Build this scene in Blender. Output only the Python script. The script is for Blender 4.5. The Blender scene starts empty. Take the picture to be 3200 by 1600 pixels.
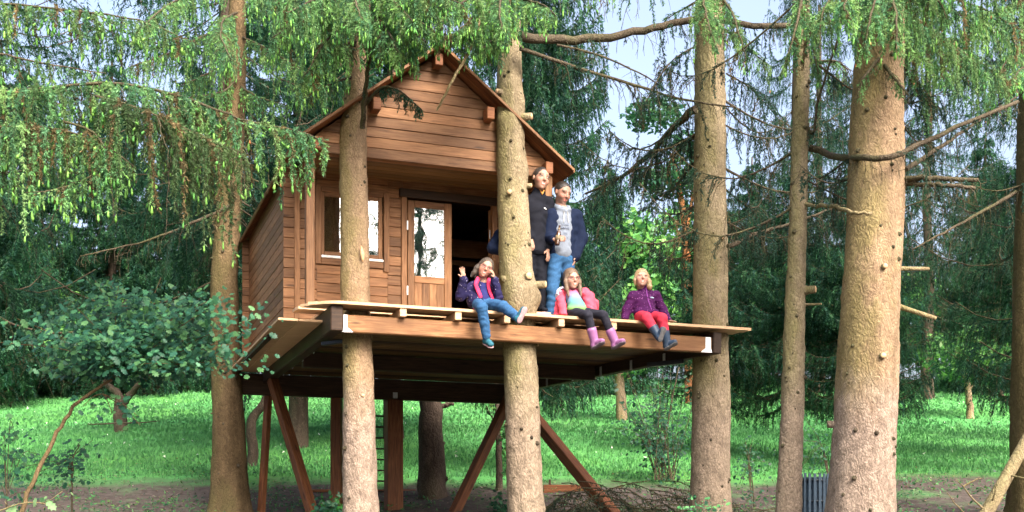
import bpy, bmesh, math, random
import numpy as np
from mathutils import Vector, Matrix
R = math.radians
random.seed(7); rng = np.random.default_rng(7)
scn = bpy.context.scene
# ------------------------------------------------------------------ camera, sky, sun
F = 3500.0                      # focal length in pixels of the 3200 px wide photograph
camd = bpy.data.cameras.new('camera'); camd.sensor_width = 36; camd.lens = F/3200*36
camd.shift_y = 0.25; camd.clip_start = 0.1; camd.clip_end = 500
cam = bpy.data.objects.new('camera', camd); scn.collection.objects.link(cam)
cam.location = (0, 0, 0); cam.rotation_euler = (R(90), 0, 0); scn.camera = cam
world = bpy.data.worlds.new('World'); scn.world = world; world.use_nodes = True
wn = world.node_tree.nodes; wl = world.node_tree.links
sky = wn.new('ShaderNodeTexSky'); sky.sky_type = 'NISHITA'; sky.sun_disc = False
SUN_EL, SUN_AZ = R(40), R(150)
sky.sun_elevation = SUN_EL; sky.sun_rotation = SUN_AZ
sky.air_density = 0.8; sky.dust_density = 9.0; sky.ozone_density = 1.0
hz = wn.new('ShaderNodeHueSaturation'); hz.inputs['Saturation'].default_value = .85      # whole sky slightly desaturated to look whiter
wl.new(sky.outputs[0], hz.inputs['Color']); wl.new(hz.outputs[0], wn['Background'].inputs[0]); wn['Background'].inputs[1].default_value = 0.15
sund = bpy.data.lights.new('sun', 'SUN'); sund.energy = .95; sund.angle = R(22); sund.color = (1, .93, .82)
sun = bpy.data.objects.new('sun', sund); scn.collection.objects.link(sun)
sv = Vector((math.sin(SUN_AZ)*math.cos(SUN_EL), math.cos(SUN_AZ)*math.cos(SUN_EL), math.sin(SUN_EL)))
sun.rotation_euler = sv.to_track_quat('Z', 'Y').to_euler(); sun.location = sv*40
scn.view_settings.view_transform = 'Standard'; scn.view_settings.look = 'None'
scn.view_settings.exposure = 2.05; scn.view_settings.gamma = 1.0
scn.render.engine = 'CYCLES'
scn.cycles.use_denoising = True
scn.cycles.max_bounces = 7; scn.cycles.diffuse_bounces = 3; scn.cycles.glossy_bounces = 3
scn.cycles.transmission_bounces = 3; scn.cycles.transparent_max_bounces = 6
scn.cycles.use_adaptive_sampling = True; scn.cycles.adaptive_threshold = 0.015
scn.cycles.sample_clamp_indirect = 6

# ------------------------------------------------------------------ helpers
C = scn.collection
def W(px, py, Z): return Vector(((px-1600)/F*Z, Z, (1600-py)/F*Z))
A = R(20.4); O = Vector((-2.11, 13.0, 0)); U = Vector((math.cos(A), math.sin(A), 0)); V = Vector((-math.sin(A), math.cos(A), 0))
DECK = 2.44
def L(s, v, z): return O + U*s + V*v + Vector((0, 0, z))
def onv(px, py, v):            # pixel -> (s, v, z) on the plane at depth v of the platform frame
    k = (px-1600)/F; b = O + V*v
    s = (k*b.y - b.x)/(U.x - k*U.y); Z = b.y + s*U.y
    return Vector((s, v, (1600-py)/F*Z))
def gz(x, y):                  # ground height
    base = .17*(y-18) if y > 18 else .09*(y-18)
    t = max(0., min(1., (y-15)/6)); base = (.09*(y-18))*(1-t)+(.17*(y-18))*t if 15 < y < 21 else base
    if y > 58: base = .17*40 + .10*(y-58)
    return base + .05*math.sin(x*.9+1)*math.sin(y*.7) + .10*math.sin(x*.23+2)*math.cos(y*.19) + .02*math.sin(x*3.1)*math.sin(y*2.7)

def empty(name, loc=(0, 0, 0), rz=0, label=None, cat=None, group=None, kind=None):
    o = bpy.data.objects.new(name, None); C.objects.link(o); o.location = loc; o.rotation_euler = (0, 0, rz)
    o.empty_display_size = .1
    return tag(o, label, cat, group, kind)
def tag(o, label=None, cat=None, group=None, kind=None):
    if label: o['label'] = label
    if cat: o['category'] = cat
    if group: o['group'] = group
    if kind: o['kind'] = kind
    return o
def obj(name, me, mat=None, parent=None, loc=(0, 0, 0), rot=(0, 0, 0)):
    o = bpy.data.objects.new(name, me); C.objects.link(o)
    if mat is not None and len(me.materials) == 0: me.materials.append(mat)
    o.parent = parent; o.location = loc; o.rotation_euler = rot
    return o
def mesh_np(name, verts, faces, col=None, mats=(), midx=None, smooth=False):
    """verts (N,3), faces (M,k) all of one size, or list of such arrays"""
    if isinstance(faces, np.ndarray): faces = [faces]
    faces = [f for f in faces if len(f)]
    me = bpy.data.meshes.new(name)
    verts = np.asarray(verts, np.float32); me.vertices.add(len(verts)); me.vertices.foreach_set('co', verts.ravel())
    tot = np.concatenate([np.full(len(f), f.shape[1], np.int32) for f in faces])
    li = np.concatenate([f.ravel() for f in faces]).astype(np.int32)
    st = np.concatenate([[0], np.cumsum(tot)[:-1]]).astype(np.int32)
    me.loops.add(len(li)); me.loops.foreach_set('vertex_index', li)
    me.polygons.add(len(tot)); me.polygons.foreach_set('loop_start', st); me.polygons.foreach_set('loop_total', tot)
    for m in mats: me.materials.append(m)
    if midx is not None: me.polygons.foreach_set('material_index', np.asarray(midx, np.int32))
    if smooth: me.polygons.foreach_set('use_smooth', np.ones(len(tot), bool))
    me.update(calc_edges=True)
    if col is not None:
        a = me.color_attributes.new('col', 'FLOAT_COLOR', 'POINT')
        c4 = np.ones((len(verts), 4), np.float32); c4[:, :3] = np.asarray(col)[:, :3]
        a.data.foreach_set('color', c4.ravel())
    return me
_cache = {}
def box(lx, ly, lz, bev=.006):
    """chamfered box, corner-centred at origin centre"""
    key = (round(lx, 3), round(ly, 3), round(lz, 3), bev)
    if key in _cache: return _cache[key]
    bm = bmesh.new(); bmesh.ops.create_cube(bm, size=1)
    bmesh.ops.scale(bm, vec=(lx, ly, lz), verts=bm.verts)
    b = min(bev, lx*.3, ly*.3, lz*.3)
    if b > 0: bmesh.ops.bevel(bm, geom=bm.edges[:], offset=b, segments=1, affect='EDGES', profile=.5)
    me = bpy.data.meshes.new('box'); bm.to_mesh(me); bm.free(); _cache[key] = me
    return me
def boxc(me, mat):             # a copy of cached mesh per material
    key = (me.name, mat.name)
    if key not in _cache:
        m2 = me.copy(); m2.materials.clear(); m2.materials.append(mat); _cache[key] = m2
    return _cache[key]
def bx(name, mat, parent, a, b, bev=.006, rot=(0, 0, 0)):
    """axis aligned (in parent's frame) box from corner a to corner b"""
    a = Vector(a); b = Vector(b); d = b-a
    return obj(name, boxc(box(abs(d.x), abs(d.y), abs(d.z), bev), mat), None, parent, (a+b)/2, rot)
def prism(poly, y0, y1, ins=.007):
    """polygon in xz, front (y0) inset towards its middle line to make a chamfer, back at y1"""
    n = len(poly); zc = sum(p[1] for p in poly)/n; hz = max(abs(p[1]-zc) for p in poly)
    f = [(p[0], y0, zc+(p[1]-zc)*(1-ins/max(hz, .01))) for p in poly]
    m = [(p[0], y0+ins, p[1]) for p in poly]; k = [(p[0], y1, p[1]) for p in poly]
    vs = f+m+k; fs = [tuple(range(n)), tuple(range(3*n-1, 2*n-1, -1))]
    for i in range(n):
        j = (i+1) % n
        fs.append((j, i, n+i, n+j)); fs.append((n+j, n+i, 2*n+i, 2*n+j))
    me = bpy.data.meshes.new('prism'); me.from_pydata(vs, [], fs); me.update()
    bm = bmesh.new(); bm.from_mesh(me); bmesh.ops.recalc_face_normals(bm, faces=bm.faces); bm.to_mesh(me); bm.free()
    return me
def beam(name, mat, parent, p, q, w, h, bev=.008, up=(0, 0, 1)):
    """square timber from p to q (parent frame)"""
    p = Vector(p); q = Vector(q); d = q-p; X = d.normalized(); Y = Vector(up).cross(X).normalized(); Z = X.cross(Y)
    o = obj(name, boxc(box(d.length, w, h, bev), mat), None, parent)
    o.matrix_local = Matrix.Translation((p+q)/2) @ Matrix((X, Y, Z)).transposed().to_4x4()
    return o
def tube_np(pts, rad, seg=8, cap=True):
    pts = np.asarray([tuple(p) for p in pts], float); n = len(pts); rad = np.broadcast_to(rad, (n,))
    T = np.gradient(pts, axis=0); T /= np.linalg.norm(T, axis=1)[:, None]+1e-9
    ref = np.array([0, 0, 1.]) if abs(T[0, 2]) < .9 else np.array([1., 0, 0])
    N = np.cross(T, ref); N /= np.linalg.norm(N, axis=1)[:, None]+1e-9; B = np.cross(T, N)
    a = np.linspace(0, 2*np.pi, seg, endpoint=False)
    v = pts[:, None]+rad[:, None, None]*(np.cos(a)[None, :, None]*N[:, None]+np.sin(a)[None, :, None]*B[:, None])
    i = np.arange(n-1)[:, None]*seg; j = np.arange(seg)[None]; k = (j+1) % seg
    f = np.stack([i+j, i+k, i+seg+k, i+seg+j], -1).reshape(-1, 4)
    v = v.reshape(-1, 3)
    if cap:
        v = np.concatenate([v, pts[:1], pts[-1:]])
        c0 = np.stack([np.arange(seg), np.full(seg, len(v)-2), (np.arange(seg)+1) % seg], -1)
        b = (n-1)*seg
        c1 = np.stack([b+np.arange(seg), b+(np.arange(seg)+1) % seg, np.full(seg, len(v)-1)], -1)
        return v, [f, np.concatenate([c0[:, ::-1], c1])]
    return v, [f]
def tube(name, pts, rad, mat, parent=None, seg=8, smooth=True):
    v, f = tube_np(pts, rad, seg); return obj(name, mesh_np(name, v, f, smooth=smooth), mat, parent)
def smoothpath(ctrl, n):
    """Catmull-Rom through control points"""
    c = np.asarray([tuple(p) for p in ctrl], float); c = np.vstack([2*c[0]-c[1], c, 2*c[-1]-c[-2]])
    out = []; m = len(c)-3
    for t in np.linspace(0, m-1e-6, n):
        i = int(t); x = t-i; p0, p1, p2, p3 = c[i:i+4]
        out.append(.5*((2*p1)+(-p0+p2)*x+(2*p0-5*p1+4*p2-p3)*x*x+(-p0+3*p1-3*p2+p3)*x**3))
    return np.array(out)

# ------------------------------------------------------------------ materials
def new_mat(name, rough=.7, spec=.3):
    m = bpy.data.materials.new(name); m.use_nodes = True; nt = m.node_tree
    b = nt.nodes['Principled BSDF']; b.inputs['Roughness'].default_value = rough
    b.inputs['Specular IOR Level'].default_value = spec
    return m, nt, b
def nd(nt, t, **kw):
    n = nt.nodes.new(t)
    for k, v in kw.items():
        if k in n.inputs: n.inputs[k].default_value = v
        else: setattr(n, k, v)
    return n
def ramp(nt, fac, stops):
    r = nt.nodes.new('ShaderNodeValToRGB'); e = r.color_ramp.elements
    while len(e) < len(stops): e.new(.5)
    for x, (p, c) in zip(e, stops): x.position = p; x.color = (*c, 1) if len(c) == 3 else c
    nt.links.new(fac, r.inputs[0]); return r.outputs[0]
def mix(nt, fac, a, b, mode='MIX'):
    m = nt.nodes.new('ShaderNodeMix'); m.data_type = 'RGBA'; m.blend_type = mode
    for s, i in ((fac, 0), (a, 6), (b, 7)):
        if isinstance(s, (int, float)): m.inputs[i].default_value = s
        elif isinstance(s, tuple): m.inputs[i].default_value = (*s, 1)
        else: nt.links.new(s, m.inputs[i])
    return m.outputs[2]
def coords(nt, scale=(1, 1, 1), rnd=False, kind='Object'):
    tc = nt.nodes.new('ShaderNodeTexCoord'); mp = nt.nodes.new('ShaderNodeMapping'); mp.inputs['Scale'].default_value = scale
    nt.links.new(tc.outputs[kind], mp.inputs[0])
    if rnd:
        oi = nt.nodes.new('ShaderNodeObjectInfo'); mu = nt.nodes.new('ShaderNodeVectorMath'); mu.operation = 'SCALE'
        mu.inputs[0].default_value = (37, 71, 53); nt.links.new(oi.outputs['Random'], mu.inputs['Scale']); nt.links.new(mu.outputs[0], mp.inputs['Location'])
        return mp.outputs[0], oi.outputs['Random']
    return mp.outputs[0], None
def noise(nt, vec, scale, detail=4, rough=.6, dist=0):
    n = nd(nt, 'ShaderNodeTexNoise', Scale=scale, Detail=detail, Roughness=rough, Distortion=dist); nt.links.new(vec, n.inputs['Vector']); return n.outputs['Fac']
def bump(nt, b, h, strength=.3, dist=.01):
    n = nd(nt, 'ShaderNodeBump', Strength=strength, Distance=dist); nt.links.new(h, n.inputs['Height']); nt.links.new(n.outputs[0], b.inputs['Normal'])

def wood(name, dark, mid, light, grain=1.0, rough=.6, knots=True, axis='x', var=.35, blotch=.5):
    m, nt, b = new_mat(name, rough, .25)
    sc = {'x': (.35, 5, 5), 'y': (5, .35, 5), 'z': (5, 5, .35)}[axis]
    v, r = coords(nt, sc, True)
    g = noise(nt, v, 9, 6, .65, .6)
    c = ramp(nt, g, [(.30, dark), (.47, mid), (.68, light)])
    v2, _ = coords(nt, (1, 1, 1), True)
    bl = noise(nt, v2, 1.7, 3, .5)
    c = mix(nt, ramp(nt, bl, [(.38, (0, 0, 0)), (.66, (blotch,)*3)]), c, tuple(x*.55 for x in mid))
    if knots:
        sk = {'x': (1.6, 7, 7), 'y': (7, 1.6, 7), 'z': (7, 7, 1.6)}[axis]
        v3, _ = coords(nt, sk, True)
        vo = nd(nt, 'ShaderNodeTexVoronoi', Scale=1.0); nt.links.new(v3, vo.inputs['Vector'])
        c = mix(nt, ramp(nt, vo.outputs['Distance'], [(.05, (.8, .8, .8)), (.16, (0, 0, 0))]), c, tuple(x*.45 for x in dark))
    hs = nt.nodes.new('ShaderNodeHueSaturation'); nt.links.new(c, hs.inputs['Color'])
    mr = nd(nt, 'ShaderNodeMapRange'); nt.links.new(r, mr.inputs[0]); mr.inputs[3].default_value = 1-var; mr.inputs[4].default_value = 1+var*.7
    nt.links.new(mr.outputs[0], hs.inputs['Value']); nt.links.new(hs.outputs[0], b.inputs['Base Color'])
    bump(nt, b, g, .25, .004)
    return m
M = {}
M['stain'] = wood('stained_wood', (.085, .036, .014), (.19, .088, .037), (.29, .152, .073))
M['stainz'] = wood('stained_wood_upright', (.085, .037, .015), (.19, .09, .038), (.29, .154, .075), axis='z')
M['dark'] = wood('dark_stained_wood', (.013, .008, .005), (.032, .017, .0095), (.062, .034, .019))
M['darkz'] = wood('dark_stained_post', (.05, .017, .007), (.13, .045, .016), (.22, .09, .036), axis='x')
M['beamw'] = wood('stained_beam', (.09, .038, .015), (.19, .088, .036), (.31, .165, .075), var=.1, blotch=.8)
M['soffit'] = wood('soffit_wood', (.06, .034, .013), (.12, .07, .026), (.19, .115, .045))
M['fresh'] = wood('fresh_wood', (.42, .26, .14), (.54, .35, .20), (.62, .43, .27), var=.12, blotch=.25)
M['roofw'] = wood('roof_board', (.10, .035, .014), (.19, .07, .028), (.28, .12, .05))
def plain(name, col, rough=.7, spec=.3, metal=0, nscale=None, namt=.25, bmp=0):
    m, nt, b = new_mat(name, rough, spec); b.inputs['Metallic'].default_value = metal
    v, _ = coords(nt)
    n = noise(nt, v, nscale or 12, 5)
    c = mix(nt, ramp(nt, n, [(.3, (0, 0, 0)), (.7, (1, 1, 1))]), tuple(x*(1-namt) for x in col), tuple(min(1, x*(1+namt)) for x in col))
    nt.links.new(c, b.inputs['Base Color'])
    if bmp: bump(nt, b, n, bmp, .006)
    return m
M['metal'] = plain('galvanised_steel', (.55, .58, .60), .35, .5, .4, 30)
M['steel'] = plain('dark_steel', (.03, .035, .045), .4, .5, .6, 30)
M['felt'] = plain('roof_felt', (.06, .055, .05), .9, .1, 0, 40)
M['white'] = plain('white_paint', (.8, .8, .78), .5)
M['cutwood'] = plain('cut_branch_wood', (.55, .36, .20), .8, .2, 0, 60)
def glass():
    m = bpy.data.materials.new('window_glass'); m.use_nodes = True; nt = m.node_tree; nt.nodes.clear()
    o = nt.nodes.new('ShaderNodeOutputMaterial'); g = nd(nt, 'ShaderNodeBsdfGlossy', Roughness=.015); g.inputs['Color'].default_value = (.95, .97, 1, 1)
    t = nt.nodes.new('ShaderNodeBsdfTransparent'); t.inputs['Color'].default_value = (.75, .8, .82, 1)
    v, _ = coords(nt, (1, 1, 1)); n = noise(nt, v, 3, 2, .4); bp = nd(nt, 'ShaderNodeBump', Strength=.12, Distance=.01); nt.links.new(n, bp.inputs['Height']); nt.links.new(bp.outputs[0], g.inputs['Normal'])
    ms = nt.nodes.new('ShaderNodeMixShader'); ms.inputs[0].default_value = .55
    nt.links.new(t.outputs[0], ms.inputs[1]); nt.links.new(g.outputs[0], ms.inputs[2]); nt.links.new(ms.outputs[0], o.inputs[0])
    return m
M['glass'] = glass()
def bark(name, base, light, moss, darkc, moss_amt=.5, sx=14, flake=None, fz=(.9, 2.6)):
    m, nt, b = new_mat(name, .95, .08)
    v, _ = coords(nt, (1, 1, .6), False); vs_, _ = coords(nt, (1, 1, .12), False)
    nv = nd(nt, 'ShaderNodeTexNoise', Scale=7.0, Detail=3.0); nt.links.new(v, nv.inputs['Vector'])
    wv = nt.nodes.new('ShaderNodeVectorMath'); wv.operation = 'MULTIPLY_ADD'; nt.links.new(nv.outputs['Color'], wv.inputs[0]); wv.inputs[1].default_value = (.22, .22, .22); nt.links.new(v, wv.inputs[2])
    vo2 = nd(nt, 'ShaderNodeTexVoronoi', Scale=sx*2.0, feature='DISTANCE_TO_EDGE'); nt.links.new(wv.outputs[0], vo2.inputs['Vector'])
    vo3 = nd(nt, 'ShaderNodeTexVoronoi', Scale=sx*2.0); nt.links.new(wv.outputs[0], vo3.inputs['Vector'])
    n1 = noise(nt, v, sx*.7, 8, .75); n2 = noise(nt, v, 1.5, 5, .68); n3 = noise(nt, v, 45, 3, .6); n5 = noise(nt, vs_, 5.5, 6, .7); n6 = noise(nt, v, .9, 3, .6)
    c = mix(nt, ramp(nt, n1, [(.36, (0, 0, 0)), (.64, (1, 1, 1))]), base, light)
    c = mix(nt, ramp(nt, vo3.outputs['Color'], [(.2, (0, 0, 0)), (.9, (.45, .45, .45))]), c, tuple(x*.6 for x in base))
    c = mix(nt, ramp(nt, n5, [(.45, (0, 0, 0)), (.66, (.6, .6, .6))]), c, tuple(x*.5 for x in base))
    c = mix(nt, ramp(nt, n6, [(.45, (0, 0, 0)), (.65, (.5, .5, .5))]), c, tuple(min(1, x*1.25) for x in light))
    ge = nt.nodes.new('ShaderNodeNewGeometry'); sx_ = nt.nodes.new('ShaderNodeSeparateXYZ'); nt.links.new(ge.outputs['Normal'], sx_.inputs[0])
    mm = nt.nodes.new('ShaderNodeMath'); mm.operation = 'MULTIPLY_ADD'; nt.links.new(sx_.outputs['X'], mm.inputs[0]); mm.inputs[1].default_value = -.16; nt.links.new(n2, mm.inputs[2])
    c = mix(nt, ramp(nt, mm.outputs[0], [(.44, (0, 0, 0)), (.62, (moss_amt,)*3)]), c, moss)
    c = mix(nt, ramp(nt, vo2.outputs['Distance'], [(.0, (.55, .55, .55)), (.10, (0, 0, 0))]), c, darkc)
    c = mix(nt, ramp(nt, n3, [(.64, (0, 0, 0)), (.74, (.5, .5, .5))]), c, darkc)
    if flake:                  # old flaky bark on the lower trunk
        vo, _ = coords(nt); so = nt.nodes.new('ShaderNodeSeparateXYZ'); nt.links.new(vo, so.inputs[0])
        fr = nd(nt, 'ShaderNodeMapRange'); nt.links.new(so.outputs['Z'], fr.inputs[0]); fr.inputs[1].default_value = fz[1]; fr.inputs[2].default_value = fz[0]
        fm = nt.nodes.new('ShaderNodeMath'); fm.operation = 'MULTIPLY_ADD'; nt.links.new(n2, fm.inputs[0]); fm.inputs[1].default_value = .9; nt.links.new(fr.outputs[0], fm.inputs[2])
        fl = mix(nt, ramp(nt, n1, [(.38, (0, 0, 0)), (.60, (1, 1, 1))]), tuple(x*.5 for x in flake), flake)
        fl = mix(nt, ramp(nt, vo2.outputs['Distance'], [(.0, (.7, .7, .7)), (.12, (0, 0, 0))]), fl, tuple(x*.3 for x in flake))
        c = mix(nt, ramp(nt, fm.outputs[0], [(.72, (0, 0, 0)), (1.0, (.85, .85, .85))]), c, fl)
    nt.links.new(c, b.inputs['Base Color'])
    ad = nt.nodes.new('ShaderNodeMath'); ad.operation = 'MULTIPLY_ADD'; nt.links.new(vo3.outputs['Distance'], ad.inputs[0]); ad.inputs[1].default_value = -.5; nt.links.new(n1, ad.inputs[2])
    bump(nt, b, ad.outputs[0], .95, .024)
    return m
M['bark'] = bark('spruce_bark', (.22, .155, .10), (.38, .29, .20), (.21, .18, .06), (.06, .042, .028))
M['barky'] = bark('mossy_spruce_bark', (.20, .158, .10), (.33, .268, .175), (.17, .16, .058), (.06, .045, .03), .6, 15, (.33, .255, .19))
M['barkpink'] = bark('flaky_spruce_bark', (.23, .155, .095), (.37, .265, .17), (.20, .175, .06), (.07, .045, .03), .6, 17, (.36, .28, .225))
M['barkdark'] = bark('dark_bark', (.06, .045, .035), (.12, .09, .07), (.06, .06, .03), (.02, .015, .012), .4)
M['barkbrown'] = bark('brown_bark', (.095, .066, .034), (.16, .112, .062), (.10, .092, .034), (.03, .02, .013), .55)
M['barkorange'] = bark('sunlit_pine_bark', (.30, .12, .05), (.42, .19, .08), (.25, .12, .05), (.10, .045, .02), .3)
M['limb'] = bark('limb_bark', (.06, .047, .034), (.11, .09, .062), (.09, .095, .04), (.025, .02, .014), .6, 22)
M['palelimb'] = bark('pale_dead_wood', (.20, .155, .085), (.33, .265, .155), (.19, .18, .07), (.09, .068, .04), .5, 20)
def leafmat(name, trans=.35, rough=.55, tint=(1, 1, 1), spec=.3):
    m = bpy.data.materials.new(name); m.use_nodes = True; nt = m.node_tree; b = nt.nodes['Principled BSDF']
    b.inputs['Roughness'].default_value = rough; b.inputs['Specular IOR Level'].default_value = spec
    a = nt.nodes.new('ShaderNodeVertexColor'); a.layer_name = 'col'
    v, _ = coords(nt, (1, 1, 1)); n = noise(nt, v, 2.3, 2)
    c = mix(nt, 1.0, a.outputs[0], ramp(nt, n, [(.3, (.75, .8, .85)), (.7, (1.15, 1.1, 1))]), 'MULTIPLY')
    if tint != (1, 1, 1): c = mix(nt, 1.0, c, tint, 'MULTIPLY')
    nt.links.new(c, b.inputs['Base Color'])
    t = nt.nodes.new('ShaderNodeBsdfTranslucent'); nt.links.new(c, t.inputs[0])
    ms = nt.nodes.new('ShaderNodeMixShader'); ms.inputs[0].default_value = trans
    o = nt.nodes['Material Output']; nt.links.new(b.outputs[0], ms.inputs[1]); nt.links.new(t.outputs[0], ms.inputs[2]); nt.links.new(ms.outputs[0], o.inputs[0])
    return m
M['needle'] = leafmat('spruce_needles', .45)
M['leaf'] = leafmat('broad_leaves', .4, .45)
M['grass'] = leafmat('grass_blades', .4, .6)
# ------------------------------------------------------------------ ground and meadow
def make_ground():
    xs = np.concatenate([np.linspace(-120, -26, 20), np.arange(-25, 25.01, .4), np.linspace(26, 120, 20)])
    ys = np.concatenate([np.linspace(-80, 6, 40), np.arange(6.5, 30, .35), np.arange(30, 60, .8), np.linspace(61, 220, 40)])
    X, Y = np.meshgrid(xs, ys)
    Z = np.array([[gz(x, y) for x in xs] for y in ys])
    Z += (rng.random(Z.shape)-.5)*.02*(Y < 24)
    nx = len(xs); v = np.stack([X, Y, Z], -1).reshape(-1, 3)
    i = np.arange(len(ys)-1)[:, None]*nx; j = np.arange(nx-1)[None]
    f = np.stack([i+j, i+j+1, i+nx+j+1, i+nx+j], -1).reshape(-1, 4)
    m, nt, b = new_mat('forest_floor', .95, .1)
    v1, _ = coords(nt); n1 = noise(nt, v1, .55, 5, .6); n2 = noise(nt, v1, 9, 5, .7); n3 = noise(nt, v1, 60, 3, .7); n4 = noise(nt, v1, .25, 3)
    dirt = mix(nt, ramp(nt, n2, [(.35, (0, 0, 0)), (.65, (1, 1, 1))]), (.042, .034, .030), (.10, .082, .074))
    dirt = mix(nt, ramp(nt, n3, [(.55, (0, 0, 0)), (.7, (.7, .7, .7))]), dirt, (.045, .03, .022))
    gr = mix(nt, n2, (.06, .22, .07), (.10, .33, .09))
    gr = mix(nt, ramp(nt, n4, [(.4, (0, 0, 0)), (.65, (.6, .6, .6))]), gr, (.09, .24, .045))
    sp = nt.nodes.new('ShaderNodeSeparateXYZ'); nt.links.new(v1, sp.inputs[0])
    mr = nd(nt, 'ShaderNodeMapRange'); nt.links.new(sp.outputs['Y'], mr.inputs[0]); mr.inputs[1].default_value = 20.6; mr.inputs[2].default_value = 25.5
    ad = nt.nodes.new('ShaderNodeMath'); ad.operation = 'ADD'; nt.links.new(mr.outputs[0], ad.inputs[0]); nt.links.new(n1, ad.inputs[1])
    fac = ramp(nt, ad.outputs[0], [(.55, (0, 0, 0)), (.85, (1, 1, 1))])
    nt.links.new(mix(nt, fac, dirt, gr), b.inputs['Base Color']); bump(nt, b, n2, .6, .03)
    tag(obj('ground', mesh_np('ground', v, f, smooth=True), m), kind='structure', label='sloping forest floor rising to a green meadow')
make_ground()

def blades(P, h, w, lean, cols):
    """P (N,3) bases; one bent blade each (3 tris)"""
    n = len(P); a = rng.random(n)*2*np.pi; d = np.stack([np.cos(a), np.sin(a), np.zeros(n)], -1)
    b = rng.random(n)*2*np.pi; e = np.stack([np.cos(b), np.sin(b), np.zeros(n)], -1)
    z = np.array([0, 0, 1.])
    h = h[:, None]; w = w[:, None]
    q0 = P-d*w; q1 = P+d*w; m = P+z*h*.6+e*h*lean*.3; q2 = m-d*w*.7; q3 = m+d*w*.7; q4 = P+z*h*.95+e*h*lean
    v = np.stack([q0, q1, q2, q3, q4], 1).reshape(-1, 3); o = np.arange(n)[:, None]*5
    f = np.concatenate([o+np.array([[0, 1, 3]]), o+np.array([[0, 3, 2]]), o+np.array([[2, 3, 4]])])
    return v, f, np.repeat(cols, 5, 0)
def make_grass():
    vs, fs, cs, off = [], [], [], 0
    for y0, y1, n, h0, w0 in ((17, 24, 26000, .08, .007), (22.3, 32, 36000, .085, .016), (30, 45, 27000, .09, .031), (44, 62, 16000, .12, .055)):
        y = y0+(y1-y0)*rng.random(n); x = (rng.random(n)*2-1)*y*.50
        keep = np.ones(n, bool)
        if y0 < 20:
            keep = rng.random(n) < np.clip((y-20.3)/3.2, .03, 1)*(.35+.65*(np.sin(x*1.7+np.sin(y*2.1)*1.3)*np.sin(y*1.9+x*.6) > -.1))
        x, y = x[keep], y[keep]; n = len(x)
        P = np.stack([x, y, [gz(a, b)-.01 for a, b in zip(x, y)]], -1)
        t = rng.random(n)[:, None]; big = (.5+.5*np.sin(x*.45+1.3)*np.sin(y*.33+x*.1))[:, None]
        col = (np.array([.07, .225, .08])*(1-t)+np.array([.115, .32, .105])*t)*(.85+.3*big)
        v, f, c = blades(P, h0*(.5+rng.random(n)), w0*(.6+.8*rng.random(n)), .45, col)
        vs.append(v); fs.append(f+off); cs.append(c); off += len(v)
    # small pale flower specks
    n = 500; y = 24+26*rng.random(n); x = (rng.random(n)*2-1)*y*.5
    P = np.stack([x, y, [gz(a, b)+.10 for a, b in zip(x, y)]], -1)
    d = rng.normal(size=(n, 3, 3))*.022
    v = (P[:, None]+d).reshape(-1, 3); vs.append(v); fs.append(np.arange(3*n).reshape(-1, 3)+off); cs.append(np.tile([[.75, .8, .7]], (3*n, 1)))
    tag(obj('meadow_grass', mesh_np('grass', np.concatenate(vs), np.concatenate(fs), np.concatenate(cs), [M['grass']])), kind='stuff', label='bright green meadow grass on the slope', cat='grass')
make_grass()
def make_litter():
    n = 5000; y = 12.5+13*rng.random(n); x = (rng.random(n)*2-1)*y*.5
    P = np.stack([x, y, [gz(a, b)+.012 for a, b in zip(x, y)]], -1)
    a = rng.random(n)*np.pi; d = np.stack([np.cos(a), np.sin(a), rng.normal(size=n)*.15], -1)
    l = (.02+.10*rng.random(n)**3)[:, None]; w = (.004+.02*rng.random(n))[:, None]
    s = np.cross(d, [0, 0, 1]); up = np.array([0, 0, .012])
    v = np.stack([P-d*l, P+s*w+up, P+d*l, P-s*w+up], 1).reshape(-1, 3)
    o = np.arange(n)[:, None]*4; f = np.concatenate([o+np.array([[0, 3, 1]]), o+np.array([[1, 3, 2]])])
    pal = np.array([[.16, .09, .05], [.25, .16, .10], [.09, .06, .04], [.33, .27, .22], [.05, .11, .03]])
    c = np.repeat(pal[rng.integers(0, 5, n)]*(.7+.6*rng.random((n, 1))), 4, 0)
    tag(obj('leaf_litter', mesh_np('litter', v, f, c, [M['grass']])), kind='stuff', label='fallen twigs and leaves on the bare forest floor', cat='litter')
make_litter()

def make_cover():
    """low weeds on the forest floor"""
    n = 30000; y = 11.5+11*rng.random(n); x = (rng.random(n)*2-1)*y*.5
    k = (np.sin(x*1.1+2)*np.sin(y*1.3+.5*x)+.6*np.sin(x*3.1)*np.sin(y*2.7) > .12) | (rng.random(n) < .10)
    x, y = x[k], y[k]; n = len(x)
    P = np.stack([x, y, [gz(a, b) for a, b in zip(x, y)]], -1)+np.stack([np.zeros(n), np.zeros(n), .02+.16*rng.random(n)**2], -1)
    a = rng.normal(size=(n, 3)); a[:, 2] *= .4; a /= np.linalg.norm(a, axis=1)[:, None]; b = np.cross(a, rng.normal(size=(n, 3))*.4+[0, -.6, 1]); b /= np.linalg.norm(b, axis=1)[:, None]
    s_ = (.015+.03*rng.random((n, 1))); v = np.stack([P-a*s_, P+b*s_*.5, P+a*s_, P-b*s_*.5], 1).reshape(-1, 3); o = np.arange(n)[:, None]*4
    f = np.concatenate([o+np.array([[0, 1, 2]]), o+np.array([[0, 2, 3]])])
    pal = np.array([[.03, .12, .04], [.05, .17, .05], [.025, .09, .045], [.09, .19, .05]])
    c = np.repeat(pal[rng.integers(0, 4, n)]*(.7+.6*rng.random((n, 1))), 4, 0)
    tag(obj('ground_cover', mesh_np('ground_cover', v, f, c, [M['leaf']])), kind='stuff', label='low dark weeds scattered over the forest floor', cat='ground cover')
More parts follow.
